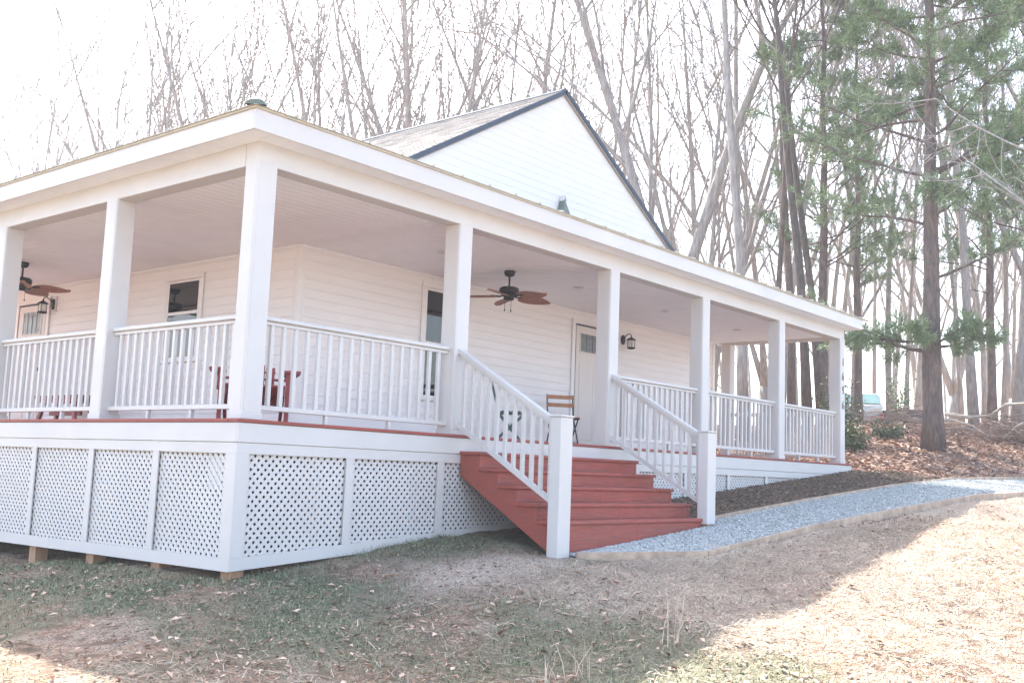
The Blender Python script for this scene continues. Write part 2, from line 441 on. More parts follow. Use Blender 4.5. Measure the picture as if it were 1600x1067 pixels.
def skirt(mp, zbf, s_end, stiles, sfirst):
    quadbar('skirt_rail', mp, sfirst, s_end, -.3, -.3, -.206, -.206, 0, .014)
    edges = [sfirst] + stiles + [s_end]
    # sloped bottom boards in two lengths, butt-jointed
    br = .108
    nseg = 4
    for k in range(nseg):
        a = sfirst+(s_end-sfirst)*k/nseg+.001; b = sfirst+(s_end-sfirst)*(k+1)/nseg-.001
        quadbar('skirt_bottom_board', mp, a, b, zbf(a), zbf(b), zbf(a)+br, zbf(b)+br, 0, .014)
    hw = .045
    c0 = sfirst
    # corner board
    quadbar('skirt_corner_board', mp, c0, c0+.135, zbf(c0)+br+.001, zbf(c0+.135)+br+.001, -.301, -.301, 0, .0145)
    last = c0+.135
    for st in stiles:
        quadbar('skirt_stile', mp, st-hw, st+hw, zbf(st-hw)+br+.001, zbf(st+hw)+br+.001, -.301, -.301, 0, .0142)
        lattice(mp, last-.02, st-hw+.02, -.29, lambda s: zbf(s)+br-.02)
        last = st+hw
    quadbar('skirt_corner_board', mp, s_end-.1, s_end, zbf(s_end-.1)+br+.001, zbf(s_end)+br+.001, -.301, -.301, 0, .0145)
    lattice(mp, last-.02, s_end-.08, -.29, lambda s: zbf(s)+br-.02)
skirt(front_map, zb_front, LX-.01, stiles_f, .03-.0145)
skirt(left_map, zb_left, YB, [1.258, 2.428, 3.611, 4.79, 5.97, 7.15, 8.33, 9.5, 10.7], .031)
box('backing_board', (.052, .25, -.62), (.075, .45, -.34), M['white'], house)
for x, y in ((.16, .16), (.16, 1.25), (.16, 2.42), (.16, 3.6), (.16, 4.96), (.16, 7.4), (1.35, .6), (2.6, .5), (4.2, .5), (6, .5)):
    z0 = gzl(x, y)-.3
    box('foundation_post', (x-.07, y-.07, z0), (x+.07, y+.07, -.2), M['wood'], house)

# posts
def post(x, y, w=W_, d=W_):
    p = box('porch_post', (x, y, 0), (x+w, y+d, HB+.03), M['white'], house, .005)
    box('face_board', (x+.016, y-.0035, .061), (x+w-.001, y+.004, HB-.001), M['white'], p, .0015)
    box('face_board', (x-.0035, y+.02, .061), (x+.004, y+d-.002, HB-.001), M['white'], p, .0015)
    box('base_trim', (x-.012, y-.012, .001), (x+w+.012, y+d+.012, .06), M['white'], p, .006)
    return p
PX = [E_, 2.783, 5.708, 8.126, 10.694, 13.234]
PY = [2.477, 4.962, 7.45, 9.93, 12.1]
for i, x in enumerate(PX):
    p = post(x, E_, W_, .185 if i == 0 else W_)
    if i == 5:
        for ch, z in zip('1696', (1.795, 1.53, 1.27, 1.0)):
            cu = bpy.data.curves.new('digit', 'FONT'); cu.body = ch; cu.size = .27; cu.extrude = .006; cu.offset = -.006; cu.align_x = 'CENTER'
            tmp = bpy.data.objects.new('tmp', cu); COL.objects.link(tmp)
            dg = bpy.context.evaluated_depsgraph_get(); me = bpy.data.meshes.new_from_object(tmp.evaluated_get(dg))
            bpy.data.objects.remove(tmp)
            me.materials.clear()
            o = link('house_number_digit', me, M['digit'], p, (x+.12, E_-.007, z)); o.rotation_euler = (rad(90), 0, 0); o.scale = (.78, .85, 1)
            tag(o, label='dark numeral %s on the white end post' % ch)
for y in PY: post(E_, y)
post(13.234, 2.36, W_, .19)

# beams, fascia, soffit
bi = .005
box('beam', (E_+bi, E_+bi, HB), (XE-bi, E_+W_-bi, FB+.06), M['white'], house)
box('beam', (E_+bi, E_+W_, HB), (E_+W_-bi, YB, FB+.06), M['white'], house)
box('beam', (XE-W_+bi, E_+W_, HB), (XE-bi, D-.02, FB+.06), M['white'], house)
XO = XE+E_*0+OV+.06
box('fascia', (-OV, -OV, FB), (XO, -OV+.022, FT), M['white'], house)
box('fascia', (-OV, -OV+.024, FB), (-OV+.022, YB, FT), M['white'], house)
box('fascia', (XO-.022, -OV+.024, FB), (XO, D+.4, FT), M['white'], house)
sof = box('soffit', (-OV+.03, -OV+.03, FB+.022), (XO-.03, E_+.02, FB+.035), M['ceil'], house, 0)
x = -OV+.024
while x < XO-.03:
    x1 = min(x+.2, XO-.024)
    box('soffit_board', (x+.002, -OV+.024, FB+.004), (x1-.002, E_+.004, FB+.018), M['ceil'], sof, .002); x = x1
sof2 = box('soffit', (-OV+.03, E_+.03, FB+.022), (E_+.02, YB, FB+.035), M['ceil'], house, 0)
y = E_+.006
while y < YB:
    y1 = min(y+.2, YB)
    box('soffit_board', (-OV+.024, y+.002, FB+.004), (E_+.004, y1-.002, FB+.018), M['ceil'], sof2, .002); y = y1
sof3 = box('soffit', (XE-.02, E_+.03, FB+.004), (XO-.024, D+.4, FB+.018), M['ceil'], house, 0)

# ceilings: left bay boards run across x, front bay boards run across y, seam along the left wall line
ce = box('porch_ceiling', (E_+W_, E_+W_, HC+.014), (D-.003, YB, HC+.02), M['ceil'], house, 0)
bw = .133
y = E_+W_
while y < YB-.02:
    box('ceiling_board', (E_+W_-.004, y+.005, HC), (D-.004, y+bw-.005, HC+.013), M['ceil'], ce, .004); y += bw
ce2 = box('porch_ceiling', (D+.003, E_+W_, HC+.014), (XE-W_, D-.003, HC+.02), M['ceil'], house, 0)
x = D+.004
while x < XE-W_-.02:
    box('ceiling_board', (x+.005, E_+W_-.004, HC), (min(x+bw, XE-W_)-.005, D-.004, HC+.013), M['ceil'], ce2, .004); x += bw
box('ceiling_seam', (D-.003, E_+W_, HC-.003), (D+.003, D-.02, HC+.01), M['ceil'], ce2, 0)
def downlight(x, y):
    o = lathe('recessed_light', [(.02, -.004), (.075, -.006), (.085, -.002), (.085, 0)], M['white'], ce2, (x, y, HC-.001), 20)
    lathe('lens', [(.01, -.0075), (.05, -.0075), (.05, -.004)], M['lampglass'], o, (x, y, HC-.001), 16)
for q in ((11.63, 1.37), (9.2, 1.4), (6.76, 1.39), (3.9, 1.4)): downlight(*q)

# walls with lapped siding
EXP = .1195
def lapboard(mp, sb0, sb1, st0, st1, z0, z1, parent, nb=.0185, nt=.004, m='siding'):
    p = [mp(sb0, z0, 0), mp(sb1, z0, 0), mp(st1, z1, 0), mp(st0, z1, 0), mp(sb0, z0, nb), mp(sb1, z0, nb), mp(st1, z1, nt), mp(st0, z1, nt)]
    f = [(0, 1, 2, 3), (4, 5, 6, 7), (0, 1, 5, 4), (1, 2, 6, 5), (2, 3, 7, 6), (3, 0, 4, 7)]
    return mesh_obj('siding_board', p, f, M[m], parent)
fw = lambda s, z, n: (s, D-n, z)
lw_ = lambda s, z, n: (D-n, s, z)
wallf = box('wall', (D+.002, D+.003, -.25), (HX-.001, D+.12, FB+.3), M['siding'], house, 0)
walll = box('wall', (D+.003, D+.125, -.25), (D+.12, YB+1.5, FB+.3), M['siding'], house, 0)
wallr = box('wall', (HX-.12, D+.125, -.6), (HX, YB+1.5, FB+.3), M['siding'], house, 0)
wallb = box('wall', (D+.125, YB+1.38, -.6), (HX-.125, YB+1.5, FB+.3), M['siding'], house, 0)
z = .005
while z < HC-.01:
    z1 = min(z+EXP+.008, HC-.002)
    lapboard(fw, D+.075, HX-.075, D+.075, HX-.075, z, z1, wallf)
    lapboard(lw_, D+.08, YB+.8, D+.08, YB+.8, z, z1, walll)
    z += EXP
box('corner_trim', (D-.024, D-.024, .002), (D+.078, D-.001, HC-.002), M['trim'], house)
box('corner_trim', (D-.0245, D, .002), (D-.002, D+.082, HC-.002), M['trim'], house)
box('corner_trim', (HX-.078, D-.024, -.2), (HX+.024, D-.001, HC-.002), M['trim'], house)
box('corner_trim', (HX+.001, D, -.2), (HX+.0245, D+.08, HC+.1), M['trim'], house)
# cove mould where wall meets ceiling
box('cove_mould', (D-.001, D-.03, HC-.028), (HX, D-.018, HC-.003), M['ceil'], house, .003)
box('cove_mould', (D-.03, D-.03, HC-.028), (D-.018, YB, HC-.003), M['ceil'], house, .003)

def wbox(front, name, s0, s1, z0, z1, n0, n1, m, parent, bev=.003):
    if front: return box(name, (s0, D-n1, z0), (s1, D-n0, z1), m, parent, bev)
    return box(name, (D-n1, s0, z0), (D-n0, s1, z1), m, parent, bev)
def window(front, s0, s1, z0, z1, zm):
    """glass extents s0..s1, z0..z1, meeting rail at zm"""
    c = (((s0+s1)/2, D, z0) if front else (D, (s0+s1)/2, z0))
    w = empty('window', c, house); t = .075
    wbox(front, 'casing', s0-.035-t, s0-.035, z0-.04, z1+.035, .019, .04, M['trim'], w)
    wbox(front, 'casing', s1+.035, s1+.035+t, z0-.04, z1+.035, .019, .04, M['trim'], w)
    wbox(front, 'casing', s0-.035-t, s1+.035+t, z1+.037, z1+.037+t, .019, .042, M['trim'], w)
    wbox(front, 'sill', s0-.05-t, s1+.05+t, z0-.075, z0-.042, .019, .06, M['trim'], w)
    for a, b in ((s0-.033, s0), (s1, s1+.033)): wbox(front, 'sash', a, b, z0-.038, z1+.033, .018, .031, M['trim'], w)
    wbox(front, 'sash', s0+.001, s1-.001, z1, z1+.033, .018, .031, M['trim'], w)
    wbox(front, 'sash', s0+.001, s1-.001, z0-.038, z0, .018, .031, M['trim'], w)
    wbox(front, 'meeting_rail', s0+.001, s1-.001, zm-.022, zm+.022, .018, .033, M['trim'], w)
    wbox(front, 'pane', s0+.001, s1-.001, zm+.022, z1, .0185, .026, M['glass'], w, 0)
    wbox(front, 'pane', s0+.001, s1-.001, z0, zm-.022, .0185, .023, M['glass'], w, 0)
    return w
w1 = window(True, 4.925, 5.62, .64, 2.11, 1.37)
w1['label'] = 'tall window beside the second post, front wall'
w2 = window(False, 4.78, 5.49, 1.02, 2.06, 1.63)
w2['label'] = 'double hung window on the left wall'
def door(front, s0, s1, z1, g):
    c = (((s0+s1)/2, D, 0) if front else (D, (s0+s1)/2, 0))
    d = empty('door', c, house); t = .085
    wbox(front, 'casing', s0-.03-t, s0-.03, .002, z1+.03, .019, .042, M['trim'], d)
    wbox(front, 'casing', s1+.03, s1+.03+t, .002, z1+.03, .019, .042, M['trim'], d)
    wbox(front, 'casing', s0-.03-t, s1+.03+t, z1+.032, z1+.032+t*.9, .019, .045, M['trim'], d)
    wbox(front, 'jamb_shadow', s0-.028, s1+.028, .002, z1+.028, .0185, .021, M['rake'], d, 0)  # dark sheet painting the shadow in the gap round the door leaf
    leaf = wbox(front, 'door_leaf', s0, s1, .012, z1, .0215, .034, M['door'], d)
    g0, g1, h0, h1 = g
    wbox(front, 'glass', g0, g1, h0, h1, .0345, .0375, M['frost'], d, 0)
    for a, b, c0, c1 in ((g0-.02, g0, h0-.02, h1+.02), (g1, g1+.02, h0-.02, h1+.02), (g0, g1, h1, h1+.02), (g0, g1, h0-.02, h0)):
        wbox(front, 'glass_stop', a, b, c0, c1, .0346, .044, M['door'], d)
    k = 4
    for i in range(1, k): 
        q = g0+(g1-g0)*i/k; wbox(front, 'muntin', q-.006, q+.006, h0, h1, .038, .041, M['digit'], d, 0)
    for hh in (h0+.06, h1-.06): wbox(front, 'muntin', g0, g1, hh-.005, hh+.005, .0412, .043, M['digit'], d, 0)
    for a, b in ((s0+.1, (s0+s1)/2-.04), ((s0+s1)/2+.04, s1-.1)):          # raised lower panels
        wbox(front, 'raised_panel', a, b, .2, 1.45, .0345, .04, M['door'], d, .003)
    wbox(front, 'threshold', s0-.03, s1+.03, .001, .011, .0215, .09, M['digit'], d)
    q = s1-.06 if front else s0+.06
    k = wbox(front, 'door_knob', q-.028, q+.028, .95, 1.006, .0345, .09, M['black'], d, .015)
    return d
door(True, 8.46, 9.38, 2.08, (8.575, 9.265, 1.655, 1.955))['label'] = 'beige entry door at the top of the porch'
door(False, 9.03, 9.93, 2.04, (9.16, 9.76, 1.57, 1.93))['label'] = 'entry door with small glass on the left wall'

# gable above the porch roof and the shingled roof
RS = .5865; XA, ZA = 7.92, 5.95
gab = prism('gable', [(D, FB+.3), (HX, FB+.3), (HX, ZA-.1-RS*(HX-XA)), (XA, ZA-.06), (D, ZA-.1-RS*(XA-D))], 1, D+.003, D+.12, M['siding'], house)
z = FB+.32
while z < ZA-.12:
    z1 = z+EXP+.008
    h0 = (ZA-.05-z)/RS; h1 = max((ZA-.05-z1)/RS, .01)
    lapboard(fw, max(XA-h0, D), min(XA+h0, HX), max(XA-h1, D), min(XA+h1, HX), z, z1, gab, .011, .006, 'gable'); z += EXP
roof = hp('roof')
ra = math.atan(RS); ru = Vector((math.cos(ra), 0, math.sin(ra)))
YR0, YR1 = D-.06, YB+1.7
SL = 6.2
for sg in (-1, 1):
    # roof deck slab: below the shingles
    a = Vector((XA, 0, ZA)); dn = Vector((sg*math.cos(ra), 0, -math.sin(ra))); nrm = Vector((sg*math.sin(ra), 0, math.cos(ra)))
    p = []
    for y in (YR0, YR1):
        for q in (a-nrm*.08, a+dn*SL-nrm*.08, a+dn*SL-nrm*.012, a-nrm*.012): p.append(Vector((q.x, y, q.z)))
    hexa('roof_deck', [p[0], p[1], p[2], p[3], p[4], p[5], p[6], p[7]], M['shingle'], roof)
    # dark rake trim
    p = []
    for y in (YR0-.02, YR0-.002):
        for q in (a-nrm*.062+dn*.0, a+dn*SL-nrm*.062, a+dn*SL+nrm*.012, a+nrm*.012): p.append(Vector((q.x, y, q.z)))
    hexa('rake_board', p, M['rake'], roof)
    p = []
# shingle tabs on the slope that shows (left), joined courses elsewhere
tw, th = .30, .145
SH = []
for k, c in enumerate(((.19, .18, .175), (.27, .255, .25), (.11, .105, .105), (.21, .19, .18))):
    SH.append(mat('shingle_blend_%d' % k, c, .9, .25, 30.0, .5, 150))
dn = Vector((-math.cos(ra), 0, -math.sin(ra))); nrm = Vector((-math.sin(ra), 0, math.cos(ra)))
tabs = []
def tab_pts(r, y0, y1):
    s1 = (r+1)*th; s0 = s1-th-.02
    pt = []
    for y in (y0, y1):
        for s, h in ((s0, -.004), (s1, .004), (s1, .014), (s0, .003)):
            q = Vector((XA, y, ZA))+dn*s+nrm*h; pt.append(q)
    return pt
tm = {}
cnt = 0; rest_v, rest_f = [], []
for r in range(int(SL/th)):
    y = YR0-(r % 2)*tw/2-.05*((r*7) % 3)
    while y < YR1:
        y0, y1 = max(y, YR0), min(y+tw-.006, YR1); y += tw
        if y1-y0 < .03: continue
        pt = tab_pts(r, y0, y1)
        if r < 20 and y0 < 7.0 and cnt < 300 and (y0-D) < 4.6-.02*r:
            c = sum(pt, Vector())/8
            if y1-y0 > tw-.02:
                k = RNG.randrange(4)
                if k not in tm:
                    o = hexa('shingle', [q-c for q in pt], SH[k], roof, c); tm[k] = o.data
                else:
                    o = link('shingle', tm[k], None, roof, c)
            else:
                hexa('shingle', [q-c for q in pt], SH[RNG.randrange(4)], roof, c)
            cnt += 1
        else:
            b = len(rest_v); rest_v += pt
            rest_f += [(b, b+1, b+2, b+3), (b+4, b+5, b+6, b+7), (b, b+1, b+5, b+4), (b+1, b+2, b+6, b+5), (b+2, b+3, b+7, b+6), (b+3, b, b+4, b+7)]
tag(mesh_obj('shingle_courses', rest_v, rest_f, SH[0], roof), kind='stuff')
prism('ridge_cap', [(XA-.13, ZA-.062), (XA, ZA+.014), (XA+.13, ZA-.062), (XA+.125, ZA-.045), (XA, ZA+.034), (XA-.125, ZA-.045)], 1, YR0+.01, YR1, M['rake'], roof)

# porch roof: ribbed metal panels rising from the eaves to the walls
PS = .16
proof = hp('porch_roof')
ZE = FT+.02
def pz(d): return ZE+PS*d
ye0 = -OV-.03; xe0 = -OV-.03; xe1 = XO+.03
pw = .445
def metal(front, s, d1a, d1b):
    """one panel from the eave inward, cut on the hip line: depth d1a at s, d1b at s+pw"""
    e = .004
    pts = []
    for dz in (-.006, 0):
        for ss, dd in ((s+e, 0), (s+pw-e, 0), (s+pw-e, d1b), (s+e, d1a)):
            if front: pts.append((ss, ye0+dd, pz(dd)+dz))
            else: pts.append((xe0+dd, ss, pz(dd)+dz))
    o = hexa('roof_panel', pts, M['metalroof'], proof)
    dd = d1a-.01
    if dd > .1:
        q = [(s, 0), (s, dd)]
        pr_ = []
        for (ss, t) in q:
            for off, h in ((-.018, .001), (.018, .001), (.009, .022), (-.009, .022)):
                if front: pr_.append((ss+off, ye0-.004+t, pz(t)+h))
                else: pr_.append((xe0-.004+t, ss+off, pz(t)+h))
        hexa('rib', pr_, M['metalroof'], o)
full = D-ye0-.02
s = xe0
while s < xe1-.02:
    a = min(max(s-xe0, .02), full); b = min(max(s+pw-xe0, .02), full)
    ar = max(xe1-s, .02); br_ = max(xe1-s-pw, .02)
    metal(True, s, min(a, full), min(b, full)); s += pw
s = ye0
while s < YB:
    a = min(max(s-ye0, .02), full); b = min(max(s+pw-ye0, .02), full)
    metal(False, s, a, b); s += pw
# drip edge trim
box('drip_edge', (-OV-.016, -OV-.016, FT-.008), (XO+.016, -OV-.001, FT+.018), M['drip'], proof, .003)
box('drip_edge', (-OV-.016, -OV, FT-.008), (-OV-.001, YB, FT+.018), M['drip'], proof, .003)
box('drip_edge', (XO+.001, -OV, FT-.008), (XO+.016, D+.4, FT+.018), M['drip'], proof, .003)
# hip cap over the corner
v, f = [], []
hd = Vector((1, 1, PS)).normalized(); hs = Vector((1, -1, 0)).normalized()
st = Vector((xe0+.01, ye0+.01, ZE+.005))
for t in (0, .04, full*math.sqrt(2)):
    for k in range(9):
        an = math.pi*k/8; rr = .085
        v.append(st+hd*t+hs*(rr*math.cos(an))+Vector((0, 0, 1))*(rr*.85*math.sin(an)*(0.75 if t == 0 else 1)-.01))
for i in range(2):
    for k in range(8):
        a = i*9+k; f.append((a, a+1, a+10, a+9))
f.append(tuple(range(9)))
mesh_obj('hip_cap', v, f, M['capgreen'], proof)
# small peaked flashing at the middle of the gable wall
fl = mesh_obj('peaked_flashing', [(XA-.16, D-.03, 3.70), (XA+.16, D-.03, 3.70), (XA, D-.03, 4.12), (XA-.16, D-.20, 3.66), (XA+.16, D-.20, 3.66), (XA, D-.10, 4.10)],
         [(0, 2, 5, 3), (1, 4, 5, 2), (3, 5, 4), (0, 1, 2), (0, 3, 4, 1)], M['capgreen'], proof)
prism('flashing_cap', [(XA-.035, 4.05), (XA, 4.13), (XA+.035, 4.05), (XA+.04, 4.06), (XA, 4.15), (XA-.04, 4.06)], 1, D-.12, D-.02, M['white'], proof)

# railings
def rail_bay(front, s0, s1, c, name='railing', n=None):
    """c: coordinate of the rail centre across"""
    L_ = s1-s0
    if front: r = empty(name, ((s0+s1)/2, c, 0), house)
    else: r = empty(name, (c, (s0+s1)/2, 0), house)
    def bb(nm, a, b, z0, z1, hw, bev=.004):
        if front: return box(nm, (a, c-hw, z0), (b, c+hw, z1), M['white'], r, bev)
        return box(nm, (c-hw, a, z0), (c+hw, b, z1), M['white'], r, bev)
    bb('top_rail', s0, s1, .905, .945, .045, .008)
    bb('sub_rail', s0, s1, .868, .903, .019)
    bb('bottom_rail', s0, s1, .095, .14, .026)
    n = n or max(2, round(L_/.137)-1)
    for k in range(n):
        q = s0+L_*(k+1)/(n+1)
        bb('baluster', q-.0195, q+.0195, .1405, .8675, .0185, .003)
    for k in (1, 2):
        q = s0+L_*k/3
        bb('foot_block', q-.019, q+.019, .001, .094, .019, .003)
    return r
CR = E_+W_/2
for a, b in ((E_+W_, 2.783), (5.708+W_, 8.126), (8.126+W_, 10.694), (10.694+W_, 13.234)): rail_bay(True, a, b, CR)
ys = [E_+.185]+[q for q in PY]
prev = E_+.185
for q in PY:
    rail_bay(False, prev, q, CR); prev = q+W_
rail_bay(False, E_+W_, 2.36, XE-W_/2)

# staircase
stair = hp('staircase')
SX0, SX1 = 2.855, 5.86
TZ = [-.172, -.34, -.505, -.672, -.835]; TY = [-.285, -.545, -.805, -1.06, -1.305]
for i in range(5):
    yb = .004 if i == 0 else TY[i-1]+.022
    box('tread', (SX0-.028, TY[i], TZ[i]-.036), (SX1+.028, yb, TZ[i]), M['red'], stair, .006)
    zt = TZ[i]-.037; zbm = (TZ[i+1]+.001) if i < 4 else -1.22
    box('riser', (SX0+.04, TY[i]+.024, zbm), (SX1-.04, TY[i]+.044, zt), M['red'], stair, .002)
poly = [(.004, TZ[0]-.037)]
for i in range(5):
    poly.append((TY[i]+.022, TZ[i]-.037))
    poly.append((TY[i]+.022, (TZ[i+1]-.037) if i < 4 else -1.23))
poly += [(-1.24, -1.165), (.004, -.43)]
for x in (SX0, (SX0+SX1)/2-.02, SX1-.04): prism('stringer', poly, 0, x, x+.04, M['red'], stair)
def stair_rail(xc, zb):
    r = empty('stair_railing', (xc, -.6, -.5), house)
    ya, yb = E_-.003, -1.222; za, zz = .93, .165
    def bar(nm, dz, w, h):
        sl = (za-zz)/(ya-yb)
        pts = []
        for y, zc in ((ya, za), (yb, zz)):
            for x, hh in ((xc-w/2, -h), (xc+w/2, -h), (xc+w/2, 0), (xc-w/2, 0)): pts.append((x, y, zc+dz+hh))
        return hexa(nm, pts, M['white'], r)
    bar('top_rail', .0, .085, .05); bar('sub_rail', -.052, .036, .04); bar('bottom_rail', -.79, .05, .055)
    n = 11
    for k in range(n):
        y = ya+(yb-ya)*(k+.6)/n; z = za+(zz-za)*(k+.6)/n
        box('baluster', (xc-.0195, y-.0195, z-.80), (xc+.0195, y+.0195, z-.075), M['white'], r, .003)
stair_rail(2.885, -1.1); stair_rail(5.815, -.9)
def newel(x, y0, zb, gap):
    p = box('newel_post', (x, y0, zb), (x+.2, y0+.135, .185), M['white'], house, .005)
    box('newel_cap', (x-.012, y0-.012, .186), (x+.212, y0+.147, .206), M['white'], p, .006)
    box('inner_post', (x+.04, y0+.02, zb-.3), (x+.13, y0+.11, zb-.001), M['wood'], p, .003)
    return p
newel(2.795, -1.36, -1.185, 0); newel(5.715, -1.36, -.90, 0)

# ------------------------------------------------------------------ things on the porch
def tagged(name, label, cat, loc, rotz=0, group=None):
    e = empty(name, loc); tag(e, label, cat, group); e.rotation_euler = (0, 0, rotz)
    return e
def lpart(o, parent):
    """make o (built around the origin in local coordinates) a child of parent"""
    w = WLOC[o.name].copy(); o.parent = parent; o.location = w
    return o
def lbox(name, lo, hi, m, parent, bev=.004): return lpart(box(name, lo, hi, m, None, bev), parent)
def lbeam(name, a, b, w, h, m, parent, up=(0, 0, 1)): return lpart(beam(name, a, b, w, h, m, None, up), parent)
def ltube(name, path, r, m, parent, n=8): return lpart(tube(name, path, r, m, None, n), parent)
def llathe(name, prof, m, parent, n=20, loc=(0, 0, 0)): return lpart(lathe(name, prof, m, None, loc, n), parent)

def fan(label, x, y, rot):
    f_ = tagged('ceiling_fan', label, 'ceiling fan', (x, y, HC), rot, 'porch ceiling fans')
    llathe('canopy', [(.075, 0), (.075, -.03), (.06, -.065), (.02, -.08)], M['black'], f_)
    llathe('downrod', [(.013, -.08), (.013, -.2), (.03, -.225)], M['black'], f_, 12)
    llathe('motor_housing', [(.045, -.215), (.11, -.225), (.135, -.245), (.135, -.30), (.10, -.325), (.07, -.335)], M['black'], f_, 24)
    llathe('switch_cup', [(.07, -.335), (.075, -.35), (.07, -.395), (.045, -.405)], M['black'], f_, 20)
    for k in range(5):
        a = 2*math.pi*k/5; ca, sa = math.cos(a), math.sin(a)
        path = [Vector((ca*r, sa*r, z)) for r, z in ((.07, -.335), (.13, -.352), (.19, -.345), (.25, -.342))]
        ltube('blade_iron', path, [.012, .012, .014, .012], M['black'], f_, 6)
        # leaf-shaped blade with a raised midrib, pitched about its own axis
        v, fc = [], []
        ns = 12; tilt = rad(-15)
        for i in range(ns+1):
            t = i/ns; r = .17+.50*t
            hw = .125*math.sin(math.pi*min(1, (t*.93+.07))**.8)**.7 if t < 1 else .006
            for j, q in enumerate((-1, -.5, 0, .5, 1)):
                lx, ly = r, q*hw; lz = -.34-.012*(abs(q)**1.5)+(.006 if j == 2 else 0)-.02*t*t
                yy = ly*math.cos(tilt); zz = lz+ly*math.sin(tilt)
                v.append((lx*ca-yy*sa, lx*sa+yy*ca, zz))
        nv = len(v)
        v += [(q[0], q[1], q[2]-.007) for q in v]
        for i in range(ns):
            for j in range(4):
                a0 = i*5+j; fc.append((a0, a0+1, a0+6, a0+5)); fc.append((nv+a0, nv+a0+5, nv+a0+6, nv+a0+1))
        for i in range(ns):
            for j in (0, 4):
                a0 = i*5+j; fc.append((a0, a0+5, nv+a0+5, nv+a0))
        fc.append((0, 1, nv+1, nv)); fc.append((1, 2, nv+2, nv+1)); fc.append((2, 3, nv+3, nv+2)); fc.append((3, 4, nv+4, nv+3))
        lpart(mesh_obj('blade', v, fc, M['fanblade'], None), f_)
    for dx in (-.05, .05):
        c = ltube('pull_chain', [(dx, .02, -.39), (dx, .02, -.52)], .0025, M['black'], f_, 5)
        c2 = llathe('pull_knob', [(.003, -.515), (.008, -.53), (.007, -.55), (.002, -.556)], M['black'], f_, 8, (dx, .02, 0))
fan('dark ceiling fan with palm leaf blades above the front steps side of the porch', 5.31, 1.49, rad(-20))
fan('dark ceiling fan with palm leaf blades on the left side porch by the far door', 1.42, 7.32, rad(-40))

def lantern(label, pos, front):
    e = tagged('wall_lantern', label, 'wall lamp', pos, 0 if front else rad(-90), 'porch wall lanterns')
    # local: wall at y=0, lamp sticks out to -y
    bp_ = llathe('back_plate', [(.02, 0), (.065, 0), (.065, .014), (.04, .03), (.01, .032)], M['black'], e, 20)
    bp_.rotation_euler = (rad(90), 0, 0); bp_.scale = (1, 1.35, 1)
    arm = [(0, -.03, .03), (0, -.07, .075), (0, -.12, .10), (0, -.165, .085), (0, -.175, .05)]
    ltube('arm', arm, .009, M['black'], e, 8)
    c = (0, -.175, 0)
    llathe('finial', [(.004, .06), (.012, .05), (.014, .04), (.02, .032)], M['black'], e, 12, c)
    llathe('cap', [(.02, .034), (.04, .022), (.082, -.006), (.082, -.016), (.06, -.018)], M['black'], e, 20, c)
    llathe('glass_shade', [(.05, -.018), (.056, -.03), (.056, -.135), (.052, -.14)], M['lampglass'], e, 18, c)
    for k in range(4):
        t = math.pi/4+k*math.pi/2
        ltube('cage_bar', [(c[0]+.064*math.cos(t), c[1]+.064*math.sin(t), -.012), (c[0]+.064*math.cos(t), c[1]+.064*math.sin(t), -.15)], .005, M['black'], e, 6)
    llathe('base_ring', [(.06, -.14), (.072, -.143), (.072, -.162), (.03, -.175)], M['black'], e, 20, c)
lantern('black cylinder lantern on the front wall right of the entry door', (9.86, D-.019, 2.0), True)
lantern('black cylinder lantern on the left wall beside the far door', (D-.019, 8.83, 2.02), False)
box('light_block', (D-.03, 8.72, 1.9), (D-.001, 8.77, 2.14), M['white'], house)

def adirondack(label, pos, rot):
    """faces -y locally"""
    e = tagged('adirondack_chair', label, 'chair', pos, rot, None)
    m = M['redchair']
    for s in (-1, 1):
        lbox('front_leg', (s*.31-.02, -.40, .001), (s*.31+.02, -.30, .53), m, e)
        lbeam('arm_bracket', (s*.335, -.35, .50), (s*.335, -.35, .33), .02, .07, m, e, (0, 1, 0))
        lbeam('rear_leg', (s*.27, -.42, .33), (s*.27, .45, .03), .03, .10, m, e)
        # flared arm
        pts = [(s*.27, -.47, .531), (s*.42, -.47, .531), (s*.42, -.2, .531), (s*.385, .32, .531), (s*.30, .32, .531), (s*.27, -.1, .531)]
        v = pts+[(q[0], q[1], .556) for q in pts]; n = 6
        lpart(mesh_obj('arm', v, [tuple(range(n)), tuple(range(n, 2*n))]+[(i, (i+1) % n, n+(i+1) % n, n+i) for i in range(n)], m, None), e)
    for k in range(6):
        y = -.40+k*.095; z = .355-.345*(k*.095)+.0
        lbeam('seat_slat', (-.285, y, z+.02), (.285, y, z+.02), .083, .02, m, e, (0, .33, 1))
    for k in range(4):
        x = (k-1.5)*.098; h = .68-.015*abs(k-1.5)**1.6
        lbeam('back_slat', (x*.95, .13, .20), (x*1.02, .37, h), .088, .018, m, e, (0, -1, .3))
    lbeam('back_brace', (-.33, .29, .512), (.33, .29, .512), .06, .025, m, e)
    lbeam('back_brace', (-.2, .385, .60), (.2, .385, .60), .05, .02, m, e)
    return e
ac = adirondack('red wooden armchair behind the white corner post', (.86, .97, .002), rad(-36.5))
ac.scale = (1, 1, .9)

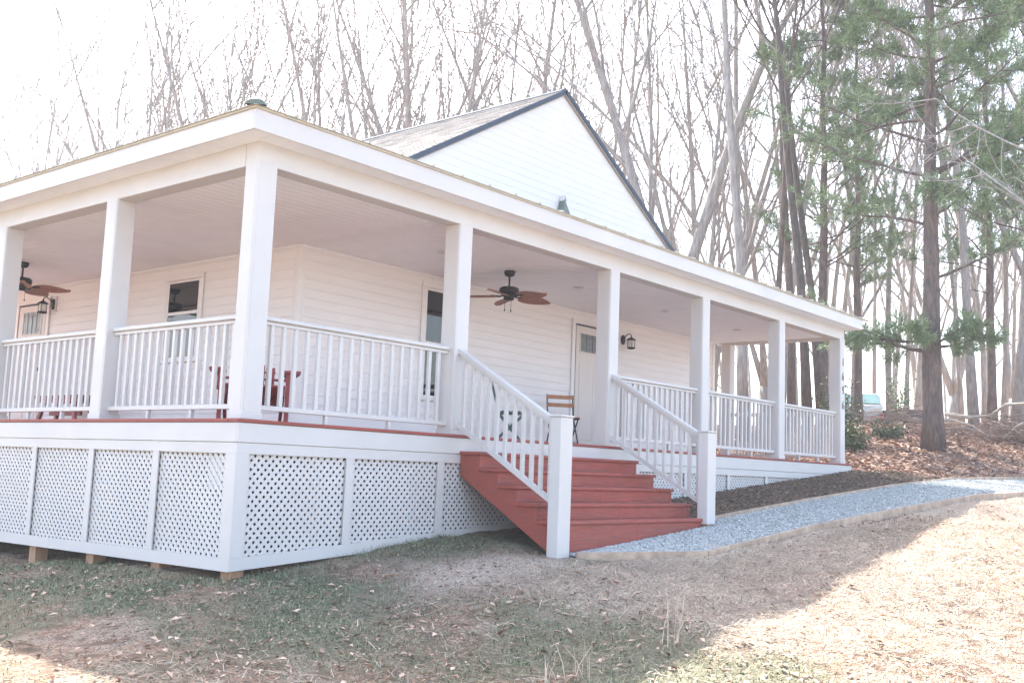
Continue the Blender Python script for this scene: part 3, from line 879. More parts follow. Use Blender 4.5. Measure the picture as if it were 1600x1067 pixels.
def bench(label, pos, rot):
    e = tagged('bench', label, 'bench', pos, rot, None); m = M['redchair']
    for k in range(4): lbox('seat_slat', (-.72, -.19+k*.098, .455), (.72, -.19+k*.098+.088, .485), m, e)
    for s in (-1, 1):
        lbox('apron', (-.6, s*.13-.015, .385), (.6, s*.13+.015, .454), m, e)
        for q in (-1, 1):
            lbeam('leg', (s*.42, q*.10, .454), (s*.58, q*.15, .001), .07, .04, m, e, (0, 1, 0))
        lbox('cleat', (s*.45-.03, -.17, .41), (s*.45+.03, .17, .453), m, e)
    lbox('stretcher', (-.46, -.02, .2), (.46, .02, .26), m, e)
bench('low red slatted bench against the left wall, seen through the railing', (2.28, 7.4, .002), rad(90))

def bistro_wood(label, pos, rot):
    """faces -y; iron frame with orange wood slats"""
    e = tagged('bistro_chair', label, 'chair', pos, rot, None)
    for s in (-1, 1):
        x = s*.205
        ltube('frame_upright', [(x, .20, .84), (x, .16, .62), (x, .10, .46), (x, -.05, .25), (x, -.18, .08), (x, -.21, .005)], .011, M['black'], e, 6)
        ltube('leg', [(x*.94, -.20, .45), (x*.94, -.06, .33), (x*.94, .09, .20), (x*.94, .19, .07), (x*.94, .22, .005)], .011, M['black'], e, 6)
        ltube('seat_rail', [(x, -.22, .455), (x, .16, .455)], .010, M['black'], e, 6)
    for k in range(5): lbox('seat_slat', (-.215, -.215+k*.075, .466), (.215, -.215+k*.075+.055, .482), M['slatwood'], e)
    for z, y in ((.80, .185), (.675, .155)): lbox('back_slat', (-.222, y-.02, z-.03), (.222, y-.004, z+.03), M['slatwood'], e)
    ltube('cross_bar', [(-.2, .2, .1), (.2, .2, .1)], .008, M['black'], e, 6)
    ltube('cross_bar', [(-.2, -.17, .1), (.2, -.17, .1)], .008, M['black'], e, 6)
bistro_wood('iron bistro chair with orange wood back slats beside the front door', (7.42, 2.1, .002), rad(-38))

def bistro_green(label, pos, rot):
    """faces -y"""
    e = tagged('folding_chair', label, 'chair', pos, rot, None); g = M['greenmetal']
    for s in (-1, 1):
        x = s*.19
        lbeam('frame_upright', (x, .27, .86), (x, .16, .43), .028, .018, g, e, (1, 0, 0))
        lbeam('leg', (x, .16, .43), (x, -.20, .002), .03, .02, g, e, (1, 0, 0))
        lbeam('leg', (x*.88, -.19, .42), (x*.88, .24, .002), .03, .02, g, e, (1, 0, 0))
        lbeam('seat_rail', (x, -.21, .435), (x, .21, .435), .022, .022, g, e)
    for k in range(6): lbox('seat_slat', (-.2, -.21+k*.07, .447), (.2, -.21+k*.07+.05, .459), g, e)
    for z, y in ((.83, .262), (.72, .235), (.60, .205)): lbeam('back_slat', (-.2, y, z), (.2, y, z), .012, .06, g, e)
    ltube('cross_bar', [(-.18, .20, .06), (.18, .20, .06)], .008, g, e, 6)
bistro_green('dark green folding metal chair seen through the left stair railing', (5.80, 1.8, .002), rad(40))

# ------------------------------------------------------------------ gravel path, edging, mulch
LB = [(5.93, -1.06), (9.26, -1.10), (12.0, -1.3), (14.4, -1.42)]           # edging by the mulch bed
RB = [(4.22, -2.18), (6.74, -2.22), (9.0, -2.41), (11.56, -2.74), (14.5, -3.35), (20.0, -4.4), (27.0, -5.6)]
FBD = [(13.3, -.15), (14.4, -1.3), (17.75, -1.95), (27.0, -3.6)]              # far edging
def lerp_path(P, x):
    for (xa, ya), (xb, yb) in zip(P, P[1:]):
        if x <= xb: return ya+(yb-ya)*(x-xa)/(xb-xa)
    return P[-1][1]
def y_left(x):
    if x < 5.93: return -1.30
    if x < 14.4: return lerp_path(LB, x)
    return lerp_path(FBD, x)
def y_right(x):
    if x < 4.22: return -1.40+(-2.18+1.40)*(x-3.0)/1.22
    return lerp_path(RB, x)
def strip(name, xs, f0, f1, nrow, dz, m, kind, label, lumpy=.0):
    v, f = [], []
    for x in xs:
        for j in range(nrow+1):
            y = f0(x)+(f1(x)-f0(x))*j/nrow
            v.append((x, y, gz(x, y)+dz+lumpy*(RNG.random()-.5)))
    for i in range(len(xs)-1):
        for j in range(nrow):
            a = i*(nrow+1)+j; f.append((a, a+nrow+1, a+nrow+2, a+1))
    o = mesh_obj(name, v, f, m, None, smooth=True); tag(o, label, kind=kind); return o
px_ = list(np.arange(3.0, 27, .12))
strip('gravel_path', px_, y_right, y_left, 10, .045, M['gravelbase'], 'structure', 'blue grey gravel path leading from the porch steps', .012)
mx_ = list(np.arange(5.95, 14.3, .12))
def mulch_in(x): return .06 if x < LX else max(lerp_path(FBD, max(x, 13.3))-.02, lerp_path(LB, x)+.03)
strip('mulch_bed', mx_, lambda x: lerp_path(LB, x)+.02, mulch_in, 9, .075, M['mulch'], 'structure', 'dark mulch bed along the lattice skirt', .05)
def edging(pts, label, group):
    for i, (a, b) in enumerate(zip(pts, pts[1:])):
        A = Vector((*a, gz(*a)+.03)); B = Vector((*b, gz(*b)+.03)); dd = (B-A).normalized()*.004
        o = beam('edging_timber', A+dd, B-dd, .04, .11, M['timber'])
        tag(o, label[i] if isinstance(label, list) else label, 'edging', group)
grp = 'timber boards edging the gravel path'
edging([(2.99, -1.44), (4.22, -2.2)], ['short edging board in front of the left newel post'], grp)
edging([(q[0], q[1]-.02) for q in RB], ['lawn-side path edging board nearest the steps', 'second lawn-side path edging board from the steps', 'third lawn-side path edging board from the steps', 'fourth lawn-side path edging board from the steps', 'fifth lawn-side path edging board, near the right frame edge', 'farthest lawn-side path edging board at the right'], grp)
edging(LB, ['mulch-side edging board beside the right newel post', 'middle edging board between mulch and gravel', 'far edging board between mulch and gravel'], grp)
edging(FBD, ['edging board running out from the porch corner', 'edging board at the foot of the leafy bank', 'far right edging board below the pine'], grp)

# loose scatter as single masses
def scatter_mesh(name, V, F, m, label):
    me = bpy.data.meshes.new(name)
    V = np.asarray(V, np.float32).reshape(-1, 3); F = np.asarray(F, np.int32)
    k = F.shape[1]
    me.vertices.add(len(V)); me.vertices.foreach_set('co', V.ravel())
    me.loops.add(F.size); me.loops.foreach_set('vertex_index', F.ravel())
    me.polygons.add(len(F)); me.polygons.foreach_set('loop_start', np.arange(0, F.size, k)); me.polygons.foreach_set('loop_total', np.full(len(F), k))
    me.update(calc_edges=True); me.validate()
    o = link(name, me, m); tag(o, label, kind='stuff'); return o

def blobs(P, R, seed, squash=.7):
    """irregular pebbles: deformed octahedra"""
    rs = np.random.RandomState(seed); n = len(P)
    base = np.array([(1, 0, 0), (-1, 0, 0), (0, 1, 0), (0, -1, 0), (0, 0, 1), (0, 0, -1)], float)
    tri = np.array([(0, 2, 4), (2, 1, 4), (1, 3, 4), (3, 0, 4), (2, 0, 5), (1, 2, 5), (3, 1, 5), (0, 3, 5)])
    V = base[None]*(rs.uniform(.6, 1.25, (n, 6, 1)))+rs.uniform(-.25, .25, (n, 6, 3))
    V[..., 2] *= squash
    a = rs.uniform(0, 6.28, n); c, s = np.cos(a), np.sin(a)
    x = V[..., 0]*c[:, None]-V[..., 1]*s[:, None]; y = V[..., 0]*s[:, None]+V[..., 1]*c[:, None]
    V = np.stack([x, y, V[..., 2]], -1)*R[:, None, None]+P[:, None, :]
    F = tri[None]+(np.arange(n)*6)[:, None, None]
    return V.reshape(-1, 3), F.reshape(-1, 3)
def on_strip(n, x0, x1, f0, f1, seed, power=1.0):
    rs = np.random.RandomState(seed)
    x = x0+(x1-x0)*rs.rand(n)**power; t = rs.rand(n)
    y = np.array([f0(a)+(f1(a)-f0(a))*b for a, b in zip(x, t)])
    return x, y
x, y = on_strip(26000, 3.05, 22, y_right, lambda a: y_left(a)-.02, 2, 1.6)
R_ = np.random.RandomState(4).uniform(.008, .022, len(x))
P = np.stack([x, y, G(x, y)+.05], -1)
V, F = blobs(P, R_, 5); scatter_mesh('gravel', V, F, M['gravel'], 'loose blue grey gravel stones on the path')
x, y = on_strip(11000, 5.97, 14.2, lambda a: lerp_path(LB, a)+.05, mulch_in, 6)
P = np.stack([x, y, G(x, y)+.09+.02*np.random.RandomState(8).rand(len(x))], -1)
V, F = blobs(P, np.random.RandomState(9).uniform(.006, .028, len(x)), 10, .4); scatter_mesh('mulch_chips', V, F, M['mulchchip'], 'loose dark mulch chips along the skirt')

def occupied(x, y):
    """true where the house, path or mulch covers the ground"""
    yr = np.interp(x, [3.0]+[q[0] for q in RB], [-1.42]+[q[1]-.04 for q in RB])
    yl = np.interp(x, [5.9, 13.3, 14.4, 17.75, 27], [.0, -.0, -1.3, -1.95, -3.6])
    path = (x > 2.95) & (y > yr) & (y < np.where(x < 13.3, .1, yl))
    hs = (x > .02) & (x < LX) & (y > .02) & (y < YB+1.5)
    st = (x > 2.8) & (x < 5.95) & (y > -1.4) & (y < .1)
    return path | hs | st

def blades(n, box_, seed, length, width, lie, keep, name, m, label, lift=.0):
    """thin grass blades: two-segment bent strips; lie 0 upright .. 1 flat"""
    rs = np.random.RandomState(seed)
    x = rs.uniform(box_[0], box_[1], n); y = rs.uniform(box_[2], box_[3], n)
    k = keep(x, y, rs) & ~occupied(x, y)
    # only what lies in front of the camera
    ang = np.arctan2(x-CAM.x, y-CAM.y)-YAW
    k &= (np.abs(ang) < .8) & (np.hypot(x-CAM.x, y-CAM.y) > 2.5)
    x, y = x[k], y[k]; n = len(x)
    z = G(x, y)+lump(x, y)+lift
    a = rs.uniform(0, 6.28, n); L_ = rs.uniform(*length, n); w = rs.uniform(*width, n)
    el = np.clip(rs.normal(lie, .30*(1-lie)+.035, n), 0, 1)
    hx = np.cos(a)*el; hy = np.sin(a)*el; hz = np.sqrt(np.clip(1-el**2, 0.004, 1))
    b = a+rs.uniform(-.7, .7, n); el2 = np.clip(el+.3, 0, 1.0)
    kx = np.cos(b)*el2; ky = np.sin(b)*el2; kz = np.sqrt(np.clip(1-el2**2, 0, 1))*.8+rs.uniform(-.1, .15, n)
    p0 = np.stack([x, y, z], -1); p1 = p0+np.stack([hx, hy, hz], -1)*(L_*.55)[:, None]; p2 = p1+np.stack([kx, ky, kz], -1)*(L_*.45)[:, None]
    sx = np.stack([-np.sin(a), np.cos(a), 0*a], -1)*(w/2)[:, None]
    sx[:, 2] += rs.uniform(-.3, .3, n)*w/2
    V = np.stack([p0-sx, p0+sx, p1+sx*.8, p1-sx*.8, p2], 1)
    F1 = (np.array([(0, 1, 2), (0, 2, 3), (3, 2, 4)])[None]+(np.arange(n)*5)[:, None, None]).reshape(-1, 3)
    return scatter_mesh(name, V.reshape(-1, 3), F1, m, label)
def keep_green(x, y, rs):
    s, g, l = zones(x, y); return rs.rand(len(x)) < g*.9+.035*(1-s)*(1-l)
def keep_straw(x, y, rs):
    s, g, l = zones(x, y); yr = np.interp(x, [3.0]+[q[0] for q in RB], [-1.42]+[q[1] for q in RB])
    return (rs.rand(len(x)) < np.clip(s*1.0+.16*(1-l)*(1-g), 0, 1)*sstep(-.08, -.3, y-yr))
NEAR = (-4.5, 9, -7.2, 3.6)
blades(170000, NEAR, 21, (.025, .075), (.004, .008), .72, keep_green, 'grass', M['grass'], 'short green winter grass on the lawn')
blades(200000, NEAR, 22, (.06, .20), (.0025, .0055), .975, keep_straw, 'straw', M['straw'], 'dry straw and dead grass lying on the lawn', .012)
blades(60000, (6, 24, -9, 0), 23, (.05, .17), (.004, .008), .96, keep_straw, 'straw', M['straw'], 'dry straw on the far right lawn', .01)
def keep_tuft(x, y, rs):
    s, g, l = zones(x, y); return rs.rand(len(x)) < (vnoise(x, y, 44, 3.0) > .74)*.5*(1-l)
blades(42000, NEAR, 24, (.04, .11), (.0025, .005), .55, keep_tuft, 'grass_tufts', M['grass'], 'taller tufts of grey green grass in the lawn')
def keep_skirt(x, y, rs): return rs.rand(len(x)) < ((x < .35) & (x > -.3) & (y > -.3) | (y < .3) & (y > -.35) & (x < 2.6) & (x > -.3))*.55
blades(30000, (-.4, 2.7, -.4, 6), 25, (.03, .09), (.003, .006), .5, keep_skirt, 'skirt_grass', M['grass'], 'longer green grass along the bottom of the skirt')

def leaves(n, box_, seed, size, keep, name, label, lift=.01):
    rs = np.random.RandomState(seed)
    x = rs.uniform(box_[0], box_[1], n); y = rs.uniform(box_[2], box_[3], n)
    k = keep(x, y, rs) & ~occupied(x, y); x, y = x[k], y[k]; n = len(x)
    z = G(x, y)+lump(x, y)*sstep(60, 20, np.hypot(x-6, y))+lift+rs.uniform(0, .02, n)
    s = rs.uniform(*size, n); a = rs.uniform(0, 6.28, n)
    ux = np.stack([np.cos(a), np.sin(a), rs.uniform(-.45, .45, n)], -1)*s[:, None]
    vx = np.stack([-np.sin(a), np.cos(a), rs.uniform(-.45, .45, n)], -1)*(s*.62)[:, None]
    c = np.stack([x, y, z], -1); up = np.zeros((n, 3)); up[:, 2] = s*rs.uniform(.1, .45, n)
    V = np.stack([c-ux, c-vx*.8-ux*.2+up, c+vx*.1-ux*.1, c+vx*.8-ux*.2+up, c+ux*.9+up*.6], 1)
    F = (np.array([(0, 1, 2), (0, 2, 3), (2, 1, 4), (3, 2, 4)])[None]+(np.arange(n)*5)[:, None, None]).reshape(-1, 3)
    return scatter_mesh(name, V.reshape(-1, 3), F, M['deadleaf'], label)
leaves(9000, (-4.5, 10, -7.5, 3), 31, (.012, .040), lambda x, y, r: r.rand(len(x)) < .12+.88*(vnoise(x, y, 51, .9) > .58), 'fallen_leaves', 'scattered dead leaves on the lawn')
leaves(22000, (-4.5, 8, -7.2, 3), 35, (.006, .02), lambda x, y, r: r.rand(len(x)) < np.where(y < -3.6, .12, 1)*(.1+.9*(vnoise(x, y, 61, 1.5) > .52)), 'leaf_crumbs', 'broken bits of dead leaf and thatch over the lawn', .004)
leaves(1800, (1, 16, -9, -3), 32, (.012, .038), lambda x, y, r: r.rand(len(x)) < .7, 'fallen_leaves', 'dead leaves on the sunlit lawn at right')
leaves(60000, (13.8, 40, -3, 14), 33, (.03, .075), lambda x, y, r: r.rand(len(x)) < zones(x, y)[2], 'leaf_litter', 'thick brown leaf litter on the wooded bank', .02)
leaves(120, (.2, 2.6, .2, 2), 34, (.02, .04), lambda x, y, r: r.rand(len(x)) < 0, 'fallen_leaves', 'dead leaves') if False else None

# tall dead stalks in the foreground
def stalk_clump(pos, label, seed, n, h):
    rs = random.Random(seed); e = tagged('dry_weed', label, 'weed', (pos[0], pos[1], gzl(*pos)-.01), 0, 'dry weed stalks on the lawn')
    v, f = [], []
    for k in range(n):
        b = Vector((rs.uniform(-.09, .09), rs.uniform(-.09, .09), 0)); hh = h*rs.uniform(.55, 1.1)
        d = Vector((rs.uniform(-.55, .55), rs.uniform(-.55, .55), 0))*hh
        tube_data([b, b+d*.3+Vector((0, 0, hh*.5)), b+d+Vector((0, 0, hh))], [.003, .0024, .0012], 4, v, f)
    o = mesh_obj('stalk', v, f, M['straw'], e, WLOC[e.name], recalc=False)
    return e
for i, (p, l, n_, h) in enumerate((((2.0, -3.15), 'clump of pale dry stalks right of centre near the shade edge', 9, .30),
    ((1.25, -3.6), 'tall pale stalks at the edge of the sunlit lawn', 7, .34),
    ((.1, -3.55), 'pale dry weed at the bottom centre of the lawn', 8, .26),
    ((-.15, -3.5), 'short pale weed left of the bottom centre stalks', 5, .2),
    ((3.9, -2.75), 'lone dry stalk near the path edging', 4, .26))):
    stalk_clump(p, l, 60+i, n_, h)

# ------------------------------------------------------------------ trees
def rand_dir(rs, d, ang):
    s = d.cross(Vector((rs.uniform(-1, 1), rs.uniform(-1, 1), rs.uniform(-1, 1))))
    if s.length < 1e-3: s = Vector((1, 0, 0))
    return (Quaternion(s.normalized(), ang)@d).normalized()
def grow(rs, out, p, d, L_, r, lev, maxlev, spec):
    nseg = (9, 6, 4, 3, 2)[lev]; n = (9, 6, 4, 3, 3)[lev]
    path = [p.copy()]; rr = [r*(1.2 if lev == 0 else 1)]
    end = r*(.10 if lev == 0 else .22)
    pts = []
    bend = Vector((rs.uniform(-1, 1), rs.uniform(-1, 1), rs.uniform(-.3, .5)))*spec['bend']*(.35 if lev == 0 else 1)
    for i in range(nseg):
        t = (i+1)/nseg
        wob = spec['wob']*(.6 if lev == 0 else 1)
        d = (d+bend).normalized()
        d = (d+Vector((rs.uniform(-1, 1), rs.uniform(-1, 1), rs.uniform(-.6, .8)))*wob+Vector((0, 0, spec['up']*(0 if lev == 0 else 1)))).normalized()
        p = p+d*(L_/nseg); path.append(p.copy()); rr.append(r+(end-r)*t**(1.05 if lev == 0 else .8)); pts.append((p.copy(), d.copy(), rr[-1], t))
    out.append((lev, path, rr, n))
    if lev >= maxlev: return
    kids = spec['kids'][lev]
    for k in range(kids):
        t = spec['start'][lev]+(1-spec['start'][lev])*((k+rs.random())/kids)
        i = min(int(t*nseg), nseg-1); q, dd, ri, _ = pts[i]
        q0 = path[i]; q = q0+(path[i+1]-q0)*(t*nseg-i if t < 1 else 1)
        ang = rad(rs.uniform(*spec['ang'][lev]))
        nd = rand_dir(rs, dd, ang)
        if lev == 0:
            az = k*2.4+rs.uniform(-.5, .5); nd = Vector((math.sin(ang)*math.cos(az), math.sin(ang)*math.sin(az), math.cos(ang))).normalized()
        ll = L_*spec['len'][lev]*rs.uniform(.65, 1.15)*(1.15-.55*t if lev == 0 else 1-.3*t)
        cr = ri*rs.uniform(*spec['rad'][lev])
        grow(rs, out, q, nd, ll, max(cr, (.036, .024, .0155, .0105)[lev]), lev+1, maxlev, spec)
SPEC = dict(wob=.05, bend=.07, up=.06, kids=(10, 5, 5, 2), start=(.2, .15, .15, .2), ang=((16, 48), (16, 42), (20, 48), (25, 55)), len=(.60, .55, .50, .45), rad=((.45, .72), (.45, .68), (.45, .65), (.5, .7)))
def tree_proto(seed, H, r, spec, lean=(0, 0), forks=0):
    rs = random.Random(seed); out = []
    d = Vector((lean[0], lean[1], 1)).normalized()
    if forks:
        # trunk splits low into several stems
        hf = H*spec.get('fork_h', .12)
        p = Vector((0, 0, 0)); path = [p, p+d*hf*.5, p+d*hf]; out.append((0, path, [r*1.35, r*1.1, r*1.05], 9))
        for k in range(forks):
            a = spec.get('fork_az', 0)+2*math.pi*k/forks; tl = spec.get('fork_tilt', .2)
            dd = Vector((math.cos(a)*tl, math.sin(a)*tl, 1)).normalized()
            grow(rs, out, path[-1]-d*.15, dd, (H-hf)*rs.uniform(.85, 1.05), r*rs.uniform(.55, .75), 0, 4, spec)
    else:
        grow(rs, out, Vector((0, 0, 0)), d, H, r, 0, 4, spec)
    tv, tf, cv, cf = [], [], [], []
    for lev, path, rr, n in out:
        if lev == 0: tube_data(path, rr, n, tv, tf)
        else: tube_data(path, rr, n, cv, cf, cap=False)
    def mk(nm, v, f):
        me = bpy.data.meshes.new(nm); me.from_pydata([tuple(q) for q in v], [], f); me.polygons.foreach_set('use_smooth', [True]*len(me.polygons)); me.update(); return me
    return mk('trunk', tv, tf), mk('branches', cv, cf)
def sp(**k):
    s = dict(SPEC); s.update(k); return s
PROTO = {
 'a': tree_proto(1, 19, .15, sp()),
 'b': tree_proto(2, 18, .13, sp(start=(.42, .25, .2, .2), ang=((18, 40), (25, 50), (25, 60), (25, 60)))),
 'c': tree_proto(3, 17, .18, sp(fork_tilt=.24, wob=.06, kids=(8, 5, 4, 2)), forks=2),
 'd': tree_proto(4, 18, .2, sp(fork_tilt=.36, wob=.05, kids=(6, 4, 4, 2), fork_h=.14), forks=5),
 'e': tree_proto(5, 20, .105, sp(start=(.55, .2, .2, .2), kids=(10, 5, 5, 2), wob=.06)),
 'f': tree_proto(6, 16, .15, sp(wob=.10, bend=.13, ang=((30, 70), (25, 60), (25, 60), (25, 60)))),
 'twin': tree_proto(7, 15, .27, sp(fork_tilt=.23, fork_az=-.72, fork_h=.16, wob=.10, bend=.10, kids=(9, 5, 5, 2), start=(.12, .25, .2, .2)), forks=2),
 'v': tree_proto(11, 18, .22, sp(fork_tilt=.27, fork_h=.08, wob=.035, bend=.05, kids=(6, 5, 3, 2), start=(.15, .1, .15, .2), ang=((14, 34), (14, 36), (18, 42), (22, 50)), len=(.55, .5, .45, .4)), forks=5),
 'w': tree_proto(12, 17, .2, sp(fork_tilt=.36, fork_az=.5, fork_h=.11, wob=.04, bend=.06, kids=(6, 4, 4, 2), start=(.12, .1, .15, .2), ang=((14, 38), (14, 38), (18, 42), (22, 50)), len=(.5, .52, .45, .4)), forks=3),
 's': tree_proto(8, 9, .06, sp(kids=(9, 5, 3, 2), start=(.2, .2, .2, .2), wob=.09)),
}
def put_tree(kind, x, y, label, scale=1, rot=0, group=None, bark='bark', tilt=(0, 0), zs=1.0):
    tme, cme = PROTO[kind]
    e = empty('bare_tree', (x, y, gz(x, y)-.15)); tag(e, label, 'tree', group)
    e.rotation_euler = (tilt[0], tilt[1], rot); e.scale = (scale, scale, scale*zs)
    for nm, me in (('trunk', tme), ('crown', cme)):
        key = (me.name, bark)
        if bark != 'bark':
            if key not in _barks:
                m2 = me.copy(); m2.materials.clear(); m2.materials.append(M[bark]); _barks[key] = m2
            me = _barks[key]
        elif len(me.materials) == 0: me.materials.append(M['bark'])
        o = bpy.data.objects.new(nm, me); COL.objects.link(o); o.parent = e; WLOC[o.name] = Vector()
    return e
_barks = {}
def polar(az_deg, dist):
    """ground position by compass bearing (degrees from +y) and distance from the front lawn viewpoint"""
    a = rad(az_deg); return CAM.x+dist*math.sin(a), CAM.y+dist*math.cos(a)

TREES = [
    ('v', 17.32, 30.10, 1.00, 2.91, 'dense many-stemmed bare tree nearest the left of the porch roof corner'),
    ('w', 19.99, 28.35, 1.15, 0.87, 'forked bare tree just left of the porch roof corner'),
    ('w', 20.74, 22.68, 1.10, 3.16, 'forked bare tree between porch corner and shingled roof'),
    ('w', 25.21, 21.16, 1.20, 0.51, 'forked bare tree over the middle of the shingled roof'),
    ('f', 24.30, 16.09, 1.25, 3.87, 'wide-branched bare tree just left of the gable peak'),
    ('w', 28.17, 17.63, 1.20, 0.26, 'forked bare tree directly behind the gable peak'),
    ('v', 27.65, 11.11, 1.00, 4.42, 'many-stemmed bare tree right of the twin tree'),
    ('f', 15.59, 43.26, 1.00, 1.49, 'first plain bare tree left of the porch roof corner'),
    ('a', 20.43, 48.79, 0.95, 3.42, 'second plain bare tree left of the porch roof corner'),
    ('f', 23.41, 51.80, 1.05, 2.32, 'third plain bare tree left of the porch roof corner'),
    ('s', 22.17, 45.71, 1.90, 3.79, 'fourth plain thin bare sapling left of the porch roof corner'),
    ('b', 28.00, 53.94, 1.00, 3.93, 'fifth plain bare tree left of the porch roof corner'),
    ('f', 24.76, 44.29, 0.95, 0.41, 'sixth plain bare tree left of the porch roof corner'),
    ('s', 21.05, 34.84, 1.70, 0.08, 'seventh plain thin bare sapling left of the porch roof corner'),
    ('b', 19.97, 30.79, 1.05, 5.26, 'bare grey tree rising left of the porch roof corner'),
    ('w', 25.66, 37.81, 1.10, 1.63, 'eighth plain forked bare tree left of the porch roof corner'),
    ('v', 24.08, 32.79, 1.00, 1.47, 'ninth plain many-stemmed bare tree left of the porch roof corner'),
    ('w', 20.49, 25.48, 1.05, 6.25, 'bare forked tree just right of the porch roof corner'),
    ('b', 24.75, 28.46, 1.15, 2.95, 'tall bare tree between the roof corner and the shingled roof'),
    ('f', 31.62, 34.42, 1.10, 5.25, 'first plain bare tree above the porch roof right of its corner'),
    ('s', 27.11, 27.71, 2.00, 2.99, 'second plain thin bare sapling above the porch roof right of its corner'),
    ('v', 20.41, 18.91, 1.05, 4.01, 'bare tree with three stems above the shingled roof, leftmost of the close cluster'),
    ('a', 23.02, 20.54, 1.10, 0.95, 'bare tree in the middle of the close cluster above the shingled roof'),
    ('e', 21.95, 18.77, 1.10, 3.99, 'straight bare tree, rightmost of the close cluster above the shingled roof'),
    ('f', 34.52, 28.76, 1.20, 5.45, 'first plain bare tree behind the gable peak'),
    ('w', 32.47, 25.04, 1.10, 3.29, 'second plain forked bare tree behind the gable peak'),
    ('f', 28.61, 20.30, 1.20, 4.66, 'third plain bare tree behind the gable peak'),
    ('a', 38.90, 26.65, 1.10, 4.22, 'fourth plain bare tree behind the gable peak'),
    ('b', 34.93, 21.93, 1.10, 0.40, 'fifth plain bare tree behind the gable peak'),
    ('e', 24.99, 13.48, 1.15, 4.76, 'tall straight bare trunk just right of the gable peak'),
    ('w', 34.64, 18.84, 1.10, 3.71, 'sixth plain forked bare tree behind the gable peak'),
    ('twin', 21.05, 8.53, 1.30, 0.00, 'large twin-stemmed bare tree at the lower right end of the gable roof'),
    ('b', 37.84, 17.47, 1.10, 1.89, 'first plain bare tree above the right half of the porch roof'),
    ('s', 33.11, 13.66, 1.80, 0.19, 'second plain thin bare sapling above the right half of the porch roof'),
    ('e', 24.77, 8.04, 1.25, 5.44, 'straight pale bare trunk between the twin-stemmed tree and the pines'),
    ('w', 32.28, 10.91, 1.05, 2.97, 'third plain forked bare tree above the right half of the porch roof'),
    ('b', 27.99, 8.29, 1.20, 4.51, 'bare tree just left of the dark ivy-barked pines'),
    ('a', 34.57, 10.74, 1.10, 5.52, 'fourth plain bare tree above the right half of the porch roof'),
    ('b', 37.07, 10.01, 1.10, 4.48, 'first plain bare tree between the porch end and the big pine'),
    ('s', 31.74, 7.18, 1.80, 5.78, 'second plain thin bare sapling between the porch end and the big pine'),
    ('e', 43.24, 10.70, 1.10, 2.48, 'third plain bare tree between the porch end and the big pine'),
    ('b', 32.19, 6.00, 1.00, 5.03, 'fourth plain bare tree between the porch end and the big pine'),
    ('e', 36.14, 6.82, 1.00, 2.79, 'fifth plain bare tree between the porch end and the big pine'),
    ('a', 49.59, 10.76, 1.10, 5.88, 'sixth plain bare tree between the porch end and the big pine'),
    ('w', 42.40, 6.98, 1.00, 5.52, 'first plain forked bare tree right of the big pine'),
    ('e', 36.76, 4.89, 1.10, 0.61, 'second plain bare tree right of the big pine'),
    ('e', 28.22, 2.02, 1.45, 0.85, 'thick straight bare trunk right of the big pine'),
    ('b', 44.75, 6.03, 1.10, 1.36, 'third plain bare tree right of the big pine'),
    ('e', 35.21, 2.99, 1.20, 6.06, 'fourth plain bare tree right of the big pine'),
    ('b', 26.58, 0.43, 1.30, 2.74, 'bare tree at the right edge of the photograph, nearest of its row'),
    ('a', 29.62, 0.59, 1.20, 3.94, 'fifth plain bare tree right of the big pine'),
    ('w', 33.75, 0.46, 1.10, 1.89, 'sixth plain forked bare tree right of the big pine'),
]
